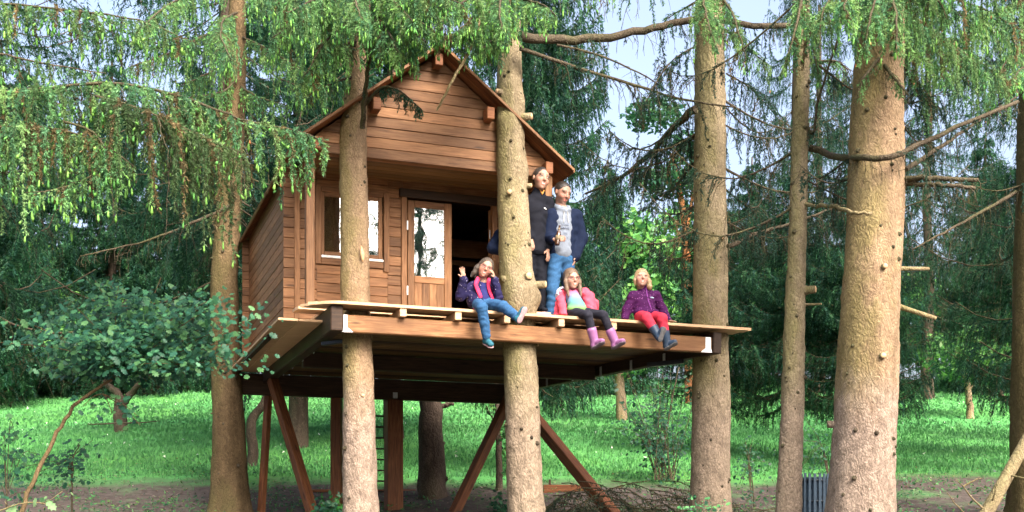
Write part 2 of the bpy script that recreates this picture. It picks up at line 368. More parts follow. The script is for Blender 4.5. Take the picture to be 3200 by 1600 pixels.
make_cover()
# ------------------------------------------------------------------ platform
plat = empty('platform', L(0, 0, 0), A, 'stained timber platform with pale deck boards, held up by spruce trunks and braces', 'platform')
def pf(name, mat, a, b, bev=.008, parent=plat): return bx(name, M[mat], parent, a, b, bev)
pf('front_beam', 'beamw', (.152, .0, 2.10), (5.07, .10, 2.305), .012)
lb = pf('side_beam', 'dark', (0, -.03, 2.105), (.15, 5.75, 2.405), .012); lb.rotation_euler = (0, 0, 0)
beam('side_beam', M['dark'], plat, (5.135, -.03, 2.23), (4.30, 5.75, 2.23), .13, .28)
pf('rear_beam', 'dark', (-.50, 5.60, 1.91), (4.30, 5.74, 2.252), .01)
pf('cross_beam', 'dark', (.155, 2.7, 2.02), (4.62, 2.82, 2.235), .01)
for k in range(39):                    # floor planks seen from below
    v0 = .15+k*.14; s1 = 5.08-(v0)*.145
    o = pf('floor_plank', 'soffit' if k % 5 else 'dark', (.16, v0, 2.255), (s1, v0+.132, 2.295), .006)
for k, (s0, s1) in enumerate([(-.53, -.29), (-.285, -.004)]):
    pf('side_deck_plank', 'fresh', (s0, .45, 2.27), (s1, 5.6, 2.30), .004)
pf('batten', 'dark', (-.50, 1.55, 2.225), (-.43, 4.3, 2.268), .004)
# porch deck boards, the front one with a rounded left end
def deck_board(v0, v1, s0, s1, rounded=None):
    pts = [(s1, v0), (s1, v1), (s0, v1)]
    if rounded: pts = [(s1, v0), (s1, v1)] + rounded
    else: pts.append((s0, v0))
    n = len(pts); vs = [(x, y, 0) for x, y in pts]+[(x, y, .034) for x, y in pts]
    fs = [tuple(range(n-1, -1, -1)), tuple(range(n, 2*n))]+[(i, (i+1) % n, n+(i+1) % n, n+i) for i in range(n)]
    me = bpy.data.meshes.new('deck_board'); me.from_pydata(vs, [], fs); me.update()
    bm = bmesh.new(); bm.from_mesh(me); bmesh.ops.recalc_face_normals(bm, faces=bm.faces); bm.to_mesh(me); bm.free()
    return obj('deck_board', me, M['fresh'], plat, (0, 0, 2.408))
arc = []
for k in range(11):
    t = k/10*math.pi/2; arc.append((.12-.44*math.sin(math.pi/2-t+0)*1.0, .62-.72*math.cos(math.pi/2-t)))
deck_board(-.10, .098, 0, 5.60, [(-.24, .098)]+[p for p in arc if p[1] < .09])
deck_board(.102, .30, 0, 5.55, [(-.30, .30)]+[p for p in arc if .105 < p[1] < .29])
deck_board(.304, .50, 0, 5.5, [(-.32, .50)]+[p for p in arc if .305 < p[1] < .49])
for k in range(4): deck_board(.504+k*.2, .70+k*.2, -.32 if k == 0 else .0, 5.45-k*.03)
for k in range(10): deck_board(1.304+k*.2, 1.5+k*.2, 3.25, 5.35-k*.03)
for px in (1258, 1430, 1582, 1752, 1915):
    s = onv(px, 985, -.05).x
    pf('joist', 'fresh', (s-.04, -.085, 2.309), (s+.04, 1.25, 2.404), .004)
# steel fittings
def hanger(s0, s1, flip):
    vs = [(s0, 0, 2.13), (s1, 0, 2.13), (s1, 0, 2.30), (s0, 0, 2.30)]
    o = bx('joist_hanger', M['metal'], plat, (s0, -.006, 2.155), (s1, -.002, 2.30), .001)
    me = bpy.data.meshes.new('flare'); d = .07*flip
    a, b = (s0, s1) if flip > 0 else (s1, s0)
    me.from_pydata([(a-d*.3, -.008, 2.10), (b+d, -.008, 2.10), (b, -.005, 2.156), (a, -.005, 2.156)], [], [(0, 1, 2, 3)])
    obj('hanger_flange', me, M['metal'], o, -o.location)
hanger(.155, .20, 1); hanger(4.965, 5.045, -1)
for s, px in ((.0, 0), (4.9, 0)):
    pass
beam('steel_bracket', M['steel'], plat, (.05, .75, 2.06), (.40, .30, 2.07), .06, .05)
beam('steel_bracket', M['steel'], plat, (4.55, .85, 2.02), (4.95, .55, 2.05), .09, .06)
for k in range(5): bx('angle_fitting', M['metal'], plat, (.152, 1.0+k*.85, 2.10), (.158, 1.08+k*.85, 2.25), .001)
for k in range(5):
    v0 = 1.0+k*.8; s = 5.13-.145*v0-.075
    bx('angle_fitting', M['metal'], plat, (s-.006, v0, 2.08), (s, v0+.07, 2.22), .001)
# posts and braces down to the ground
Rm = Matrix.Rotation(-A, 4, 'Z')
def toP(w): return Rm @ (Vector(w)-O)
def brace(p, q, w=.14, h=.14, mat='darkz', name='brace'): return beam(name, M[mat], plat, p, q, w, h)
def down(p): p = Vector(p); p.z = gz(p.x, p.y)-.25; return p
brace((.07, 5.0, 2.10), toP(down(W(1005, 1600, 16.6))), .15, .13)
brace((.10, 5.66, 1.90), toP(down(W(813, 1600, 18.2))), .10, .10)
pR = Vector((4.25, 5.45, 2.05))
brace(pR, toP(down(W(1398, 1600, 18.6))), .15, .15)
brace(pR+Vector((.05, -.1, 0)), toP(down(W(2000, 1600, 16.3))), .17, .17)
for px, w in ((1230, .27), (1052, .17)):
    b_ = W(px, 1600, 19.2); t = onv(px, 1400, 5.67); p0 = toP(down(L(t.x, 5.67, 0)))
    brace((t.x, 5.67, 1.905), p0, w, w, 'darkz', 'post')
t = onv(1230, 1250, 5.67)
bx('post_plate', M['metal'], plat, (t.x-.03, 5.592, 1.93), (t.x+.05, 5.598, 2.03), .001)

# ------------------------------------------------------------------ cabin (local frame: s, v, height above deck)
cab = empty('wooden_cabin', L(0, 0, DECK), A, 'brown stained wooden cabin with gable roof, half open double door and porch', 'cabin')
def cb(name, mat, a, b, bev=.006, parent=cab): return bx(name, M[mat], parent, a, b, bev)
PH = .128
WV = 1.29                                  # front wall plane
S0, S1 = -.34, 3.20
WT = 1.90                                  # wall top above deck
RA = 1.40; RZ = 5.69-DECK; SL = .77       # ridge position, roof slope
def roof_z(s): return RZ-.0-SL*abs(s-RA)
def wall_part(name, a, b): return cb(name, 'stain', a, b, .002)
def planks(parent, s0, s1, z0, z1, v, th=.04, mat='stain', along='s', jit=.006):
    """courses of planks from z0 to z1 along s (or along v at fixed s=v)"""
    n = max(1, round((z1-z0)/PH)); h = (z1-z0)/n
    for k in range(n):
        d = random.uniform(-jit, jit)*.4
        za, zb = z0+k*h+.002, z0+(k+1)*h-.002
        me = prism([(-(s1-s0)/2, -(zb-za)/2), ((s1-s0)/2, -(zb-za)/2), ((s1-s0)/2, (zb-za)/2), (-(s1-s0)/2, (zb-za)/2)], -th/2, th/2, .006) if ('pl', round(s1-s0, 3), round(zb-za, 3), th) not in _cache else _cache[('pl', round(s1-s0, 3), round(zb-za, 3), th)]
        _cache[('pl', round(s1-s0, 3), round(zb-za, 3), th)] = me
        m2 = boxc(me, M[mat])
        if along == 's': o = obj('plank', m2, None, parent, Vector(((s0+s1)/2, v+d, (za+zb)/2))-Vector(parent.location))
        else: o = obj('plank', m2, None, parent, Vector((v+d, (s0+s1)/2, (za+zb)/2))-Vector(parent.location), (0, 0, -math.pi/2))
# door & window extents above deck
WN = (.06, 1.02, 3.15-DECK, 4.12-DECK); DR = (1.18, 2.50, 0.0, 4.16-DECK)
fw = wall_part('front_wall', (S0+.1, WV+.03, .0), (WN[0]+.03, WV+.06, WT))
planks(fw, S0, WN[0]+.02, 0, WT, WV)
planks(fw, WN[0]+.022, WN[1]-.02, 0, WN[2], WV); planks(fw, WN[0]+.022, WN[1]-.02, WN[3], WT, WV)
planks(fw, WN[1]-.018, DR[0]+.02, 0, WT, WV); planks(fw, DR[0]+.022, DR[1]-.02, DR[3], WT, WV)
planks(fw, DR[1]-.018, S1+.06, 0, WT, WV)
sw = wall_part('side_wall', (-.20, WV+.05, 0), (-.17, 5.45, WT)); planks(sw, WV+.03, 5.47, 0, WT+.14, -.215, along='v', mat='stain')
rw = wall_part('rear_wall', (-.2, 5.5, 0), (S1-.1, 5.53, WT)); planks(rw, S0, S1+.06, 0, WT+.05, 5.49)
rr = wall_part('side_wall', (S1-.10, WV+.05, 0), (S1-.07, 5.45, WT))
n_ = 15
for k in range(n_):
    h = (WT+.14)/n_
    me = boxc(prism([(-2.2, -h/2+.002), (2.2, -h/2+.002), (2.2, h/2-.002), (-2.2, h/2-.002)], -.02, .02, .009) if k == 0 else _cache['rwp'], M['stain'])
    if k == 0: _cache['rwp'] = me
    obj('plank', me, None, rr, Vector((S1-.045, 3.4, (k+.5)*h))-Vector(rr.location), (0, 0, math.pi/2))
fl = cb('cabin_floor', 'dark', (-.18, WV+.06, .0), (S1-.1, 5.48, .012), .001)
# thin upright batten standing proud of the front wall near its left corner
cb('corner_batten', 'stainz', (-.205, WV-.045, 0), (-.135, WV-.022, WT), .004)
# inside: a shelf and an inner partition seen through the open half of the door
cb('interior_shelf', 'stain', (1.3, 3.2, 1.28), (S1-.12, 3.6, 1.36)); cb('interior_partition', 'stain', (1.2, 3.0, 0), (1.98, 3.04, 1.9)); cb('interior_header', 'stain', (1.2, 2.98, 1.36), (S1-.12, 3.04, 1.62))
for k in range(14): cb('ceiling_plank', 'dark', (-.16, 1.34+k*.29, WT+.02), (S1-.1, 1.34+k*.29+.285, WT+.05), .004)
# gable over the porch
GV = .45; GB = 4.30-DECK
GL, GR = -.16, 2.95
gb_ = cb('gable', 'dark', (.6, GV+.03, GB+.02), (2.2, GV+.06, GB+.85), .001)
z = GB; k = 0
while z < RZ-.06:
    zb = min(z+.128, RZ-.05)
    def ext(zz):
        hw = (RZ-.035-zz)/SL
        return max(GL, RA-hw), min(GR, RA+hw)
    (a0, a1), (b0, b1) = ext(z+.002), ext(zb-.002)
    poly = [(a0-RA, z+.002), (a1-RA, z+.002), (b1-RA, zb-.002), (b0-RA, zb-.002)]
    if b1-b0 > .02:
        zc = (z+zb)/2
        me = prism([(p[0], p[1]-zc) for p in poly], -.02, .02, .006)
        obj('plank', me, M['stain'], gb_, Vector((RA, GV+random.uniform(-.003, .003), zc))-Vector(gb_.location))
    z = zb; k += 1
    if zb >= RZ-.06: break
cb('porch_lintel', 'stain', (GL, GV+.03, GB-.0), (GR, GV+.10, GB+.10), .004)
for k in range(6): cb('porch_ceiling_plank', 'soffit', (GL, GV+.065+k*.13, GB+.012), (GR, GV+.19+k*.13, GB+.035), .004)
# close the sides of the porch loft
for s in (GL+.02, GR-.05):
    for k in range(2): cb('porch_side_plank', 'stain', (s, GV+.025, GB+.11+k*.128-.11), (s+.03, WV-.02, GB+.225+k*.128-.11), .006)
# porch posts
cb('porch_post', 'stainz', (-.205, GV-.03, 0), (-.10, GV+.07, GB+.02), .008)
cb('porch_post', 'stainz', (2.865, GV-.03, 0), (2.965, GV+.07, GB+.02), .008)
# purlins poking out of the gable
for s, zz in ((RA, RZ-.10), (.62, RZ-.14-SL*.78), (2.07, RZ-.16-SL*.67), (-.08, RZ-.15-SL*1.48), (2.86, RZ-.15-SL*1.46)):
    cb('purlin', 'roofw', (s-.05, .26, zz-.11), (s+.05, GV-.022, zz+.04), .008)
# roof: boards on both slopes
RV0, RV1 = .20, 6.3
roof = cb('ridge_cap', 'felt', (RA-.07, RV0-.01, RZ+.045), (RA+.07, RV1+.01, RZ+.06), .004)
ang = math.atan(SL); RLn = 1.77/math.cos(ang)
for sg in (-1, 1):
    rp = obj('roof_slope', boxc(box(RLn, RV1-RV0+.02, .008, .002), M['felt']), None, cab)
    rp.matrix_local = Matrix.Translation((RA+sg*.885, (RV0+RV1)/2, RZ-SL*.885+.034)) @ Matrix.Rotation(sg*ang, 4, 'Y')
    nb = 15; w = (RV1-RV0)/48
    for k in range(48):
        o = obj('roof_board', boxc(box(RLn-.004, w-.004, .022, .003), M['roofw']), None, rp)
        o.matrix_local = Matrix.Translation((0, -(RV1-RV0)/2+(k+.5)*w, -.0165))
    for (y_) in (-(RV1-RV0)/2-.011,):
        o = obj('barge_board', boxc(box(RLn, .02, .034, .004), M['beamw']), None, rp); o.location = (0, y_-.011, -.010)
    o = obj('eave_batten', boxc(box(.02, RV1-RV0, .035, .004), M['stain']), None, rp); o.location = (sg*(RLn/2+.012), 0, -.012)
# window
wi = cb('window', 'stainz', (WN[0], WV-.045, WN[2]), (WN[0]+.07, WV-.022, WN[3]+.02))           # left casing board carries the set
wl_ = Vector(wi.location)
def wp(name, mat, a, b, bev=.005): return bx(name, M[mat], wi, Vector(a)-wl_, Vector(b)-wl_, bev)
wp('casing', 'stainz', (WN[1]-.075, WV-.045, WN[2]-.04), (WN[1]+.0, WV-.022, WN[3]+.02))
wp('casing', 'stain', (WN[0]+.072, WV-.043, WN[3]-.05), (WN[1]-.077, WV-.02, WN[3]+.02)); wp('casing', 'stain', (WN[0]+.072, WV-.043, WN[2]), (WN[1]-.077, WV-.02, WN[2]+.08))
wp('sill', 'white', (WN[0]+.074, WV-.052, WN[2]+.085), (WN[1]-.079, WV-.02, WN[2]+.115), .003)
gx0, gx1, gz0, gz1 = .175, .875, WN[2]+.17, WN[3]-.10
wp('sash', 'stainz', (gx0-.055, WV-.03, gz0-.05), (gx0, WV+.015, gz1+.05)); wp('sash', 'stainz', (gx1, WV-.03, gz0-.05), (gx1+.055, WV+.015, gz1+.05))
wp('sash', 'stain', (gx0+.002, WV-.028, gz0-.05), (gx1-.002, WV+.013, gz0)); wp('sash', 'stain', (gx0+.002, WV-.028, gz1), (gx1-.002, WV+.013, gz1+.05))
wp('pane', 'glass', (gx0-.01, WV-.012, gz0-.01), (gx1+.01, WV-.006, gz1+.01), 0)
# door frame, closed left leaf, leaf swung open inside
cb('door_frame', 'stainz', (DR[0], WV-.05, 0), (DR[0]+.075, WV+.03, DR[3]+.03)); cb('door_frame', 'stainz', (DR[1]-.07, WV-.05, 0), (DR[1], WV+.03, DR[3]+.03))
cb('door_lintel', 'dark', (DR[0]-.03, WV-.07, DR[3]-.06), (DR[1]+.03, WV-.024, DR[3]+.05))
cb('threshold', 'stain', (DR[0]+.077, WV-.05, 0), (DR[1]-.072, WV+.05, .03))
def door(name, x0, x1, piv, rotz, label=None):
    D = obj(name, boxc(box(.09, .045, 1.60, .006), M['stainz']), None, cab)      # hinge stile carries the leaf
    w = x1-x0
    D.matrix_local = Matrix.Translation((piv[0], piv[1], .835)) @ Matrix.Rotation(rotz, 4, 'Z') @ Matrix.Translation((.045, 0, 0))
    def q(nm, mat, a, b, bev=.005): return bx(nm, M[mat], D, (a[0]-.045, a[1], a[2]-.835), (b[0]-.045, b[1], b[2]-.835), bev)
    q('stile', 'stainz', (w-.10, -.0225, .035), (w, .0225, 1.635))
    q('rail', 'stain', (.092, -.022, 1.55), (w-.102, .022, 1.635)); q('rail', 'stain', (.092, -.022, .56), (w-.102, .022, .65)); q('rail', 'stain', (.092, -.022, .035), (w-.102, .022, .11))
    q('pane', 'glass', (.08, -.004, .64), (w-.09, .002, 1.56), 0)
    for k in range(4):
        pw = (w-.194)/4; q('panel_board', 'stainz', (.092+k*pw+.001, -.012, .11), (.092+(k+1)*pw-.001, .01, .56), .004)
    for zz in (.45, 1.30): q('hinge', 'metal', (-.016, -.034, zz-.06), (.004, -.0235, zz+.06), .003)
    return D
door('door', DR[0]+.085, 1.865, (DR[0]+.085, WV-.02), 0)
d2 = door('door', 1.87, DR[1]-.08, (DR[1]-.075, WV+.07), R(22))
# bench on the porch, behind the trunk, and a low step
b0_, b1_ = onv(1575, 900, .62).x, onv(1692, 900, .50).x
be = empty('bench', L((b0_+b1_)/2, .62, DECK), A, 'low pale wooden bench on the porch behind the knotty trunk', 'bench')
bx('seat', M['fresh'], be, (-(b1_-b0_)/2, -.15, .52), ((b1_-b0_)/2, .17, .56)); 
for sx in (-.20, .20):
    for sy in (-.10, .12): bx('leg', M['fresh'], be, (sx-.025, sy-.025, 0), (sx+.025, sy+.025, .518))
st = onv(1662, 975, .30)
stp = empty('step', L(st.x+.05, .36, DECK), A, 'low pale wooden block step under the feet of the woman', 'step')
bx('step_board', M['fresh'], stp, (-.18, -.14, .05), (.18, .14, .09))
for sx in (-.15, .15): bx('step_block', M['fresh'], stp, (sx-.03, -.13, 0), (sx+.03, .13, .048))
# ------------------------------------------------------------------ trees
def interp_path(ctrl, Zd, z0, z1, n, dz=0.0):
    """ctrl: (px, py, width px) -> centre line and radius sampled over height z0..z1 at distance Zd"""
    c = sorted([((1600-py)/F*Zd, (px-1600)/F*Zd, w/F*Zd/2) for px, py, w in ctrl])
    zc = np.array([a[0] for a in c]); xc = np.array([a[1] for a in c]); rc = np.array([a[2] for a in c])
    z = np.linspace(z0, z1, n)
    def ex(v):
        r = np.interp(z, zc, v); k0 = (v[1]-v[0])/(zc[1]-zc[0]); k1 = (v[-1]-v[-2])/(zc[-1]-zc[-2])
        r = np.where(z < zc[0], v[0]+k0*(z-zc[0])*.5, r); return np.where(z > zc[-1], v[-1]+k1*(z-zc[-1])*.6, r)
    x, r = ex(xc), np.maximum(ex(rc), .02)
    # smooth
    for _ in range(6):
        x[1:-1] = (x[:-2]+2*x[1:-1]+x[2:])/4; r[1:-1] = (r[:-2]+2*r[1:-1]+r[2:])/4
    return z, x, np.full(n, Zd)+dz*(z-z0), r
def fbm(p, seeds):
    v = np.zeros(len(p))
    for k, (f, a) in enumerate(seeds):
        ph = np.array([1.3*k+.7, 2.1*k+.3, .9*k+1.9])
        v += a*np.sin(p[:, 0]*f+ph[0]+1.7*np.sin(p[:, 1]*f*.8+ph[1]))*np.sin(p[:, 2]*f*.7+ph[2]+1.3*np.sin(p[:, 0]*f*.6))
    return v
def trunk_mesh(z, x, y, r, seg=30, rough=.012, flare=0.0, bulges=()):
    rough = rough*.8
    n = len(z); a = np.linspace(0, 2*np.pi, seg, endpoint=False)
    zz = np.repeat(z, seg); aa = np.tile(a, n); rr = np.repeat(r, seg)
    P = np.stack([np.cos(aa), np.sin(aa), zz], -1)
    q = np.stack([np.cos(aa)*2.2, np.sin(aa)*2.2, zz*2.0], -1)
    rr = rr*(1+fbm(q, [(1, .045), (2.3, .035)]))
    q2 = np.stack([np.cos(aa)*rr*30, np.sin(aa)*rr*30, zz*16], -1)
    rr = rr+fbm(q2, [(1, rough*.5), (2.2, rough*.4), (4.1, rough*.3)])+(rng.random(len(rr))-.5)*rough*.5
    if flare: 
        hgt = np.maximum(0, zz-z[0]); rr = rr*(1+flare*np.exp(-hgt/.35)*(1+.35*np.sin(aa*5+1)))
    for bz, ba, bs, bh in bulges:
        da = np.angle(np.exp(1j*(aa-ba)))*np.interp(bz, z, r); rr = rr+bh*np.exp(-((zz-bz)**2+da**2)/(2*bs*bs))
    cx = np.repeat(x, seg); cy = np.repeat(y, seg)
    v = np.stack([cx+np.cos(aa)*rr, cy+np.sin(aa)*rr, zz], -1)
    i = np.arange(n-1)[:, None]*seg; j = np.arange(seg)[None]; k = (j+1) % seg
    f = np.stack([i+j, i+k, i+seg+k, i+seg+j], -1).reshape(-1, 4)
    return v, f

# ---- needles and twigs -------------------------------------------------------
WARM = np.array([1.0, 1.0, 1.0])
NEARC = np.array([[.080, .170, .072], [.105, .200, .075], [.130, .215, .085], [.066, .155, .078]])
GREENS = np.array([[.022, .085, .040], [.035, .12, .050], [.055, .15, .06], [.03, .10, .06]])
NEAR = 1.0; BROWN = .06
class Foliage:
    def __init__(s): s.seg = []; s.tips = []; s.tw = []; s.cones = []
    def add(s, p0, p1, c): s.seg.append((*p0, *p1, *c))
def norm(v): return v/(np.linalg.norm(v)+1e-9)
DOWN = np.array([0, 0, -1.])
def limb(fo, path, sec=.075, hang=.45, tert=.026, tl=.072, bright=.25, dens=1.0, col=None, start=.12, dead=.0, droop=.75, cone=.01, lenfn=None, seedcol=1.0):
    """a spruce limb: secondaries along the path, drooping into curtains, each with short side twigs"""
    path = np.asarray(path); d = np.linalg.norm(np.diff(path, axis=0), axis=1); s = np.concatenate([[0], np.cumsum(d)]); Ln = s[-1]
    n = int(Ln*(1-start)/sec*dens*1.3)
    for k in range(n):
        t = start+(1-start)*(k+random.random()*.8)/n
        q = t*Ln; p = np.array([np.interp(q, s, path[:, i]) for i in range(3)])
        p2 = np.array([np.interp(min(Ln, q+.05), s, path[:, i]) for i in range(3)]); ax = norm(p2-p) if q < Ln-.02 else norm(path[-1]-path[-2])
        side = norm(np.cross(ax, [0, 0, 1.]))*(1 if k % 2 else -1)
        d0 = norm(side*random.uniform(.5, 1)+ax*random.uniform(.4, .9)+np.array([0, 0, random.uniform(-.1, .35)]))
        prof = (.35+1.3*t*(1-t)*2) if lenfn is None else lenfn(t)
        l = hang*prof*random.uniform(.35, 1.25)*(.75+.35*math.sin(t*23+Ln*7))
        c = NEARC[random.randrange(4)] if col is None else col
        c = c*random.uniform(.6, 1.35)*(NEAR if col is None else 1.2)
        if random.random() < BROWN: c = np.array([.19, .145, .07])*random.uniform(.7, 1.2)
        isdead = random.random() < dead
        m = max(3, int(l/.07)); pos = p.copy(); pts = [pos.copy()]; dv = d0
        for i in range(m):
            w = min(1, ((i+1)/m)**.6*droop*1.25); dv = norm(d0*(1-w)+DOWN*w+rng.normal(size=3)*.10)
            pos = pos+dv*l/m; pts.append(pos.copy())
        fo.tw.append((np.array(pts), (.0035 if not isdead else .0048)))
        if isdead:
            for i in range(1, len(pts)-1):
                if random.random() < .6:
                    e = pts[i]+norm(DOWN*.8+rng.normal(size=3)*.5)*random.uniform(.06, .2); fo.tw.append((np.array([pts[i], e]), .0034))
            continue
        for i in range(m):
            fo.add(pts[i], pts[i+1], c)
            seg = pts[i+1]-pts[i]; sl = np.linalg.norm(seg); nt_ = max(1, int(sl/tert+random.random()))
            for j in range(nt_):
                b = pts[i]+seg*random.random(); sd = norm(np.cross(seg, [random.uniform(-1, 1), random.uniform(-1, 1), .2]))
                td = norm(norm(seg)*.9+sd*.75+DOWN*.25); e = b+td*tl*random.uniform(.5, 1.3)*(1-.4*i/m)
                c2 = c*random.uniform(.8, 1.25)
                fo.add(b, e, c2)
                if random.random() < bright*.16: fo.tips.append((e, td, random.uniform(.04, .065)))
        if random.random() < bright*2.2: fo.tips.append((pts[-1], norm(dv+DOWN*.8), random.uniform(.065, .105)))
        elif random.random() < cone: fo.cones.append((pts[-1], norm(dv+DOWN), random.uniform(.03, .05)))
def needles_np(seg, nlen, per_m, width):
    seg = np.asarray(seg, float)
    if not len(seg): return np.zeros((0, 3)), np.zeros((0, 3), int), np.zeros((0, 3))
    p0, p1, c = seg[:, :3], seg[:, 3:6], seg[:, 6:9]; d = p1-p0; l = np.linalg.norm(d, axis=1)
    n = np.maximum(2, (l*per_m).astype(int)); idx = np.repeat(np.arange(len(seg)), n); N = len(idx)
    t = rng.random(N)[:, None]; dd = (d/(l[:, None]+1e-9))[idx]
    r = rng.normal(size=(N, 3)); r -= dd*(r*dd).sum(1)[:, None]; r /= np.linalg.norm(r, axis=1)[:, None]+1e-9
    b = p0[idx]+d[idx]*t; L_ = nlen*(.7+.6*rng.random((N, 1)))
    tip = b+(dd*.75+r*.8)*L_; s = np.cross(dd, r)*width/2
    v = np.stack([b-s, b+s, tip], 1).reshape(-1, 3)
    cc = c[idx]*(.8+.4*rng.random((N, 1)))
    return v, np.arange(3*N).reshape(-1, 3), np.repeat(cc, 3, 0)
def spindle_np(items, rad, cols):
    if not items: return np.zeros((0, 3)), np.zeros((0, 3), int), np.zeros((0, 3))
    vs, fs, cs = [], [], []; o = 0
    for (p, d, l) in items:
        d = norm(np.asarray(d)); a = norm(np.cross(d, [.3, .8, .5])); b = np.cross(d, a); r = rad*random.uniform(.75, 1.25)
        ring = []
        for t, k in ((.25, .8), (.65, 1.0)):
            for q in range(4):
                an = q*math.pi/2+t; ring.append(p+d*l*t+(a*math.cos(an)+b*math.sin(an))*r*k)
        vs += [p]+ring+[p+d*l]
        f = [(0, 1+(q+1) % 4, 1+q) for q in range(4)]+[(9, 5+q, 5+(q+1) % 4) for q in range(4)]
        for q in range(4): f += [(1+q, 1+(q+1) % 4, 5+(q+1) % 4), (1+q, 5+(q+1) % 4, 5+q)]
        fs += [[x+o for x in y] for y in f]; o += 10
        c = cols[random.randrange(len(cols))]*random.uniform(.75, 1.2)
        cs += [c*.8]+[c]*8+[c*1.1]
    return np.array(vs), np.array(fs), np.array(cs)
TIPC = np.array([[.20, .46, .10], [.28, .55, .13], [.14, .40, .10]]); CONEC = np.array([[.50, .22, .09], [.60, .33, .16]])
def twigs_np(tw, seg=3):
    vs, fs, o = [], [], 0
    for pts, r in tw:
        v, f = tube_np(pts, np.linspace(r, r*.5, len(pts)), seg, cap=False); vs.append(v); fs.append(f[0]+o); o += len(v)
    return (np.concatenate(vs), np.concatenate(fs)) if vs else (np.zeros((0, 3)), np.zeros((0, 4), int))
def build_foliage(fo, parent, name='foliage', nlen=.026, per_m=150, width=.0128, tiprad=.0105):
    v, f, c = needles_np(fo.seg, nlen, per_m, width)
    if len(v): tag(obj(name, mesh_np(name, v, f, c, [M['needle']]), None, parent), kind='stuff')
    v, f, c = spindle_np(fo.tips, tiprad, TIPC)
    if len(v): tag(obj('new_shoots', mesh_np('new_shoots', v, f, c, [M['needle']], smooth=True), None, parent), kind='stuff', label='bright lime green new shoots at the twig ends')
    v, f, c = spindle_np(fo.cones, .011, CONEC)
    if len(v): tag(obj('bud_scales', mesh_np('bud_scales', v, f, c, [M['needle']], smooth=True), None, parent), kind='stuff', label='small orange brown bud scales')
    v, f = twigs_np(fo.tw)
    if len(v): tag(obj('twigs', mesh_np('twigs', v, f), M['limb'], parent), kind='stuff')
def rlimb(p, az, ln, rise=.1, sag=.25, n=10, curl=.15):
    """random limb path: leaves the trunk, sags, lifts at its tip"""
    d = np.array([math.cos(az), math.sin(az), 0]); side = np.array([-d[1], d[0], 0])
    t = np.linspace(0, 1, n); k = random.uniform(-.15, .15)
    return np.array(p)+np.outer(t*ln, d)+np.outer(k*np.sin(t*3)*ln, side)+np.outer(ln*(rise*t-sag*np.sin(t*np.pi*.75)+curl*t**3), [0, 0, 1.])
def limb_tube(parent, path, r0, r1, mat='limb', name='limb', seg=7):
    path = np.asarray(path); path = path+np.concatenate([[np.zeros(3)], rng.normal(size=(len(path)-1, 3))*.012*min(1, r0*20)])
    return tube(name, path, np.linspace(r0, r1, len(path)), M[mat], parent, seg)

def make_tree(name, ctrl, Zd, label, mat, top=11.0, flare=.25, rough=.012, bulges=(), seg=30, step=.045, group=None, cat='spruce tree', knots=24, kz=(0, 6)):
    px0 = ctrl[-1][0]; zb = gz((px0-1600)/F*Zd, Zd)-.15
    n = int((6.8-zb)/step); z, x, y, r = interp_path(ctrl, Zd, zb, 6.8, n)
    z2, x2, y2, r2 = interp_path(ctrl, Zd, 6.8, top, 24); k = np.linspace(1, .45, 24)
    z = np.concatenate([z, z2[1:]]); x = np.concatenate([x, x[-1]+(x2-x2[0])[1:]*.6]); y = np.concatenate([y, y2[1:]]); r = np.concatenate([r, r[-1]*k[1:]])
    base = Vector((x[0], y[0], z[0]+.15))
    root = empty(name, base, 0, label, cat, group)
    v, f = trunk_mesh(z, x, y, r, seg, rough, flare, bulges)
    v = v-np.array(base)
    obj('trunk', mesh_np('trunk', v, f, smooth=True), M[mat], root)
    # small dark knots on the camera side
    vs, fs, o = [], [], 0
    for q in range(knots):
        zz = random.uniform(max(kz[0], zb+.2), kz[1]); a = random.uniform(-2.75, -.4); rr = np.interp(zz, z, r)
        c = np.array([np.interp(zz, z, x)+math.cos(a)*rr*.98, np.interp(zz, z, y)+math.sin(a)*rr*.98, zz])-np.array(base)
        d = np.array([math.cos(a), math.sin(a), -.25]); s = random.uniform(.010, .026)
        vv, ff = tube_np([c-d*.02, c+d*s*.7, c+d*s*1.5], [s*1.5, s, s*.25], 6)
        vs.append(vv); fs.append([g+o for g in ff]); o += len(vv)
    if vs: tag(obj('knots', mesh_np('knots', np.concatenate(vs), [np.concatenate([g[0] for g in fs]), np.concatenate([g[1] for g in fs])], smooth=True), M['limb'], root), kind='stuff')
    info = dict(root=root, base=np.array(base), z=z, x=x, y=y, r=r)
    def at(zz): return np.array([np.interp(zz, z, x), np.interp(zz, z, y), zz])
    info['at'] = at; info['rad'] = lambda zz: float(np.interp(zz, z, r))
    return info
def stub(T, px, py, az, ln, rad, drop=0, mat='barky', cut=True, Zd=None):
    """sawn branch stub on a trunk, given by height of pixel py"""
    zz = (1600-py)/F*T['y'][0] if Zd is None else (1600-py)/F*Zd
    c = T['at'](zz); d = np.array([math.cos(az), math.sin(az), drop]); d = d/np.linalg.norm(d); p = c+d*T['rad'](zz)*.8
    e = c+d*(T['rad'](zz)+ln)
    o = tube('branch_stub', np.array([p, (p*.6+e*.4), e])-T['base'], [rad*1.5, rad*1.1, rad], M[mat], T['root'], 10)
    if cut:
        v, f = tube_np(np.array([e-d*.002, e+d*.004])-T['base'], [rad*.85, rad*.8], 10)
        obj('cut_face', mesh_np('cut_face', v, f), M['cutwood'], o)
    return o
def px_path(T, pts, n=14):
    return smoothpath([np.array(W(px, py, Z)) for px, py, Z in pts], n)-(T['base'] if T is not None else 0)

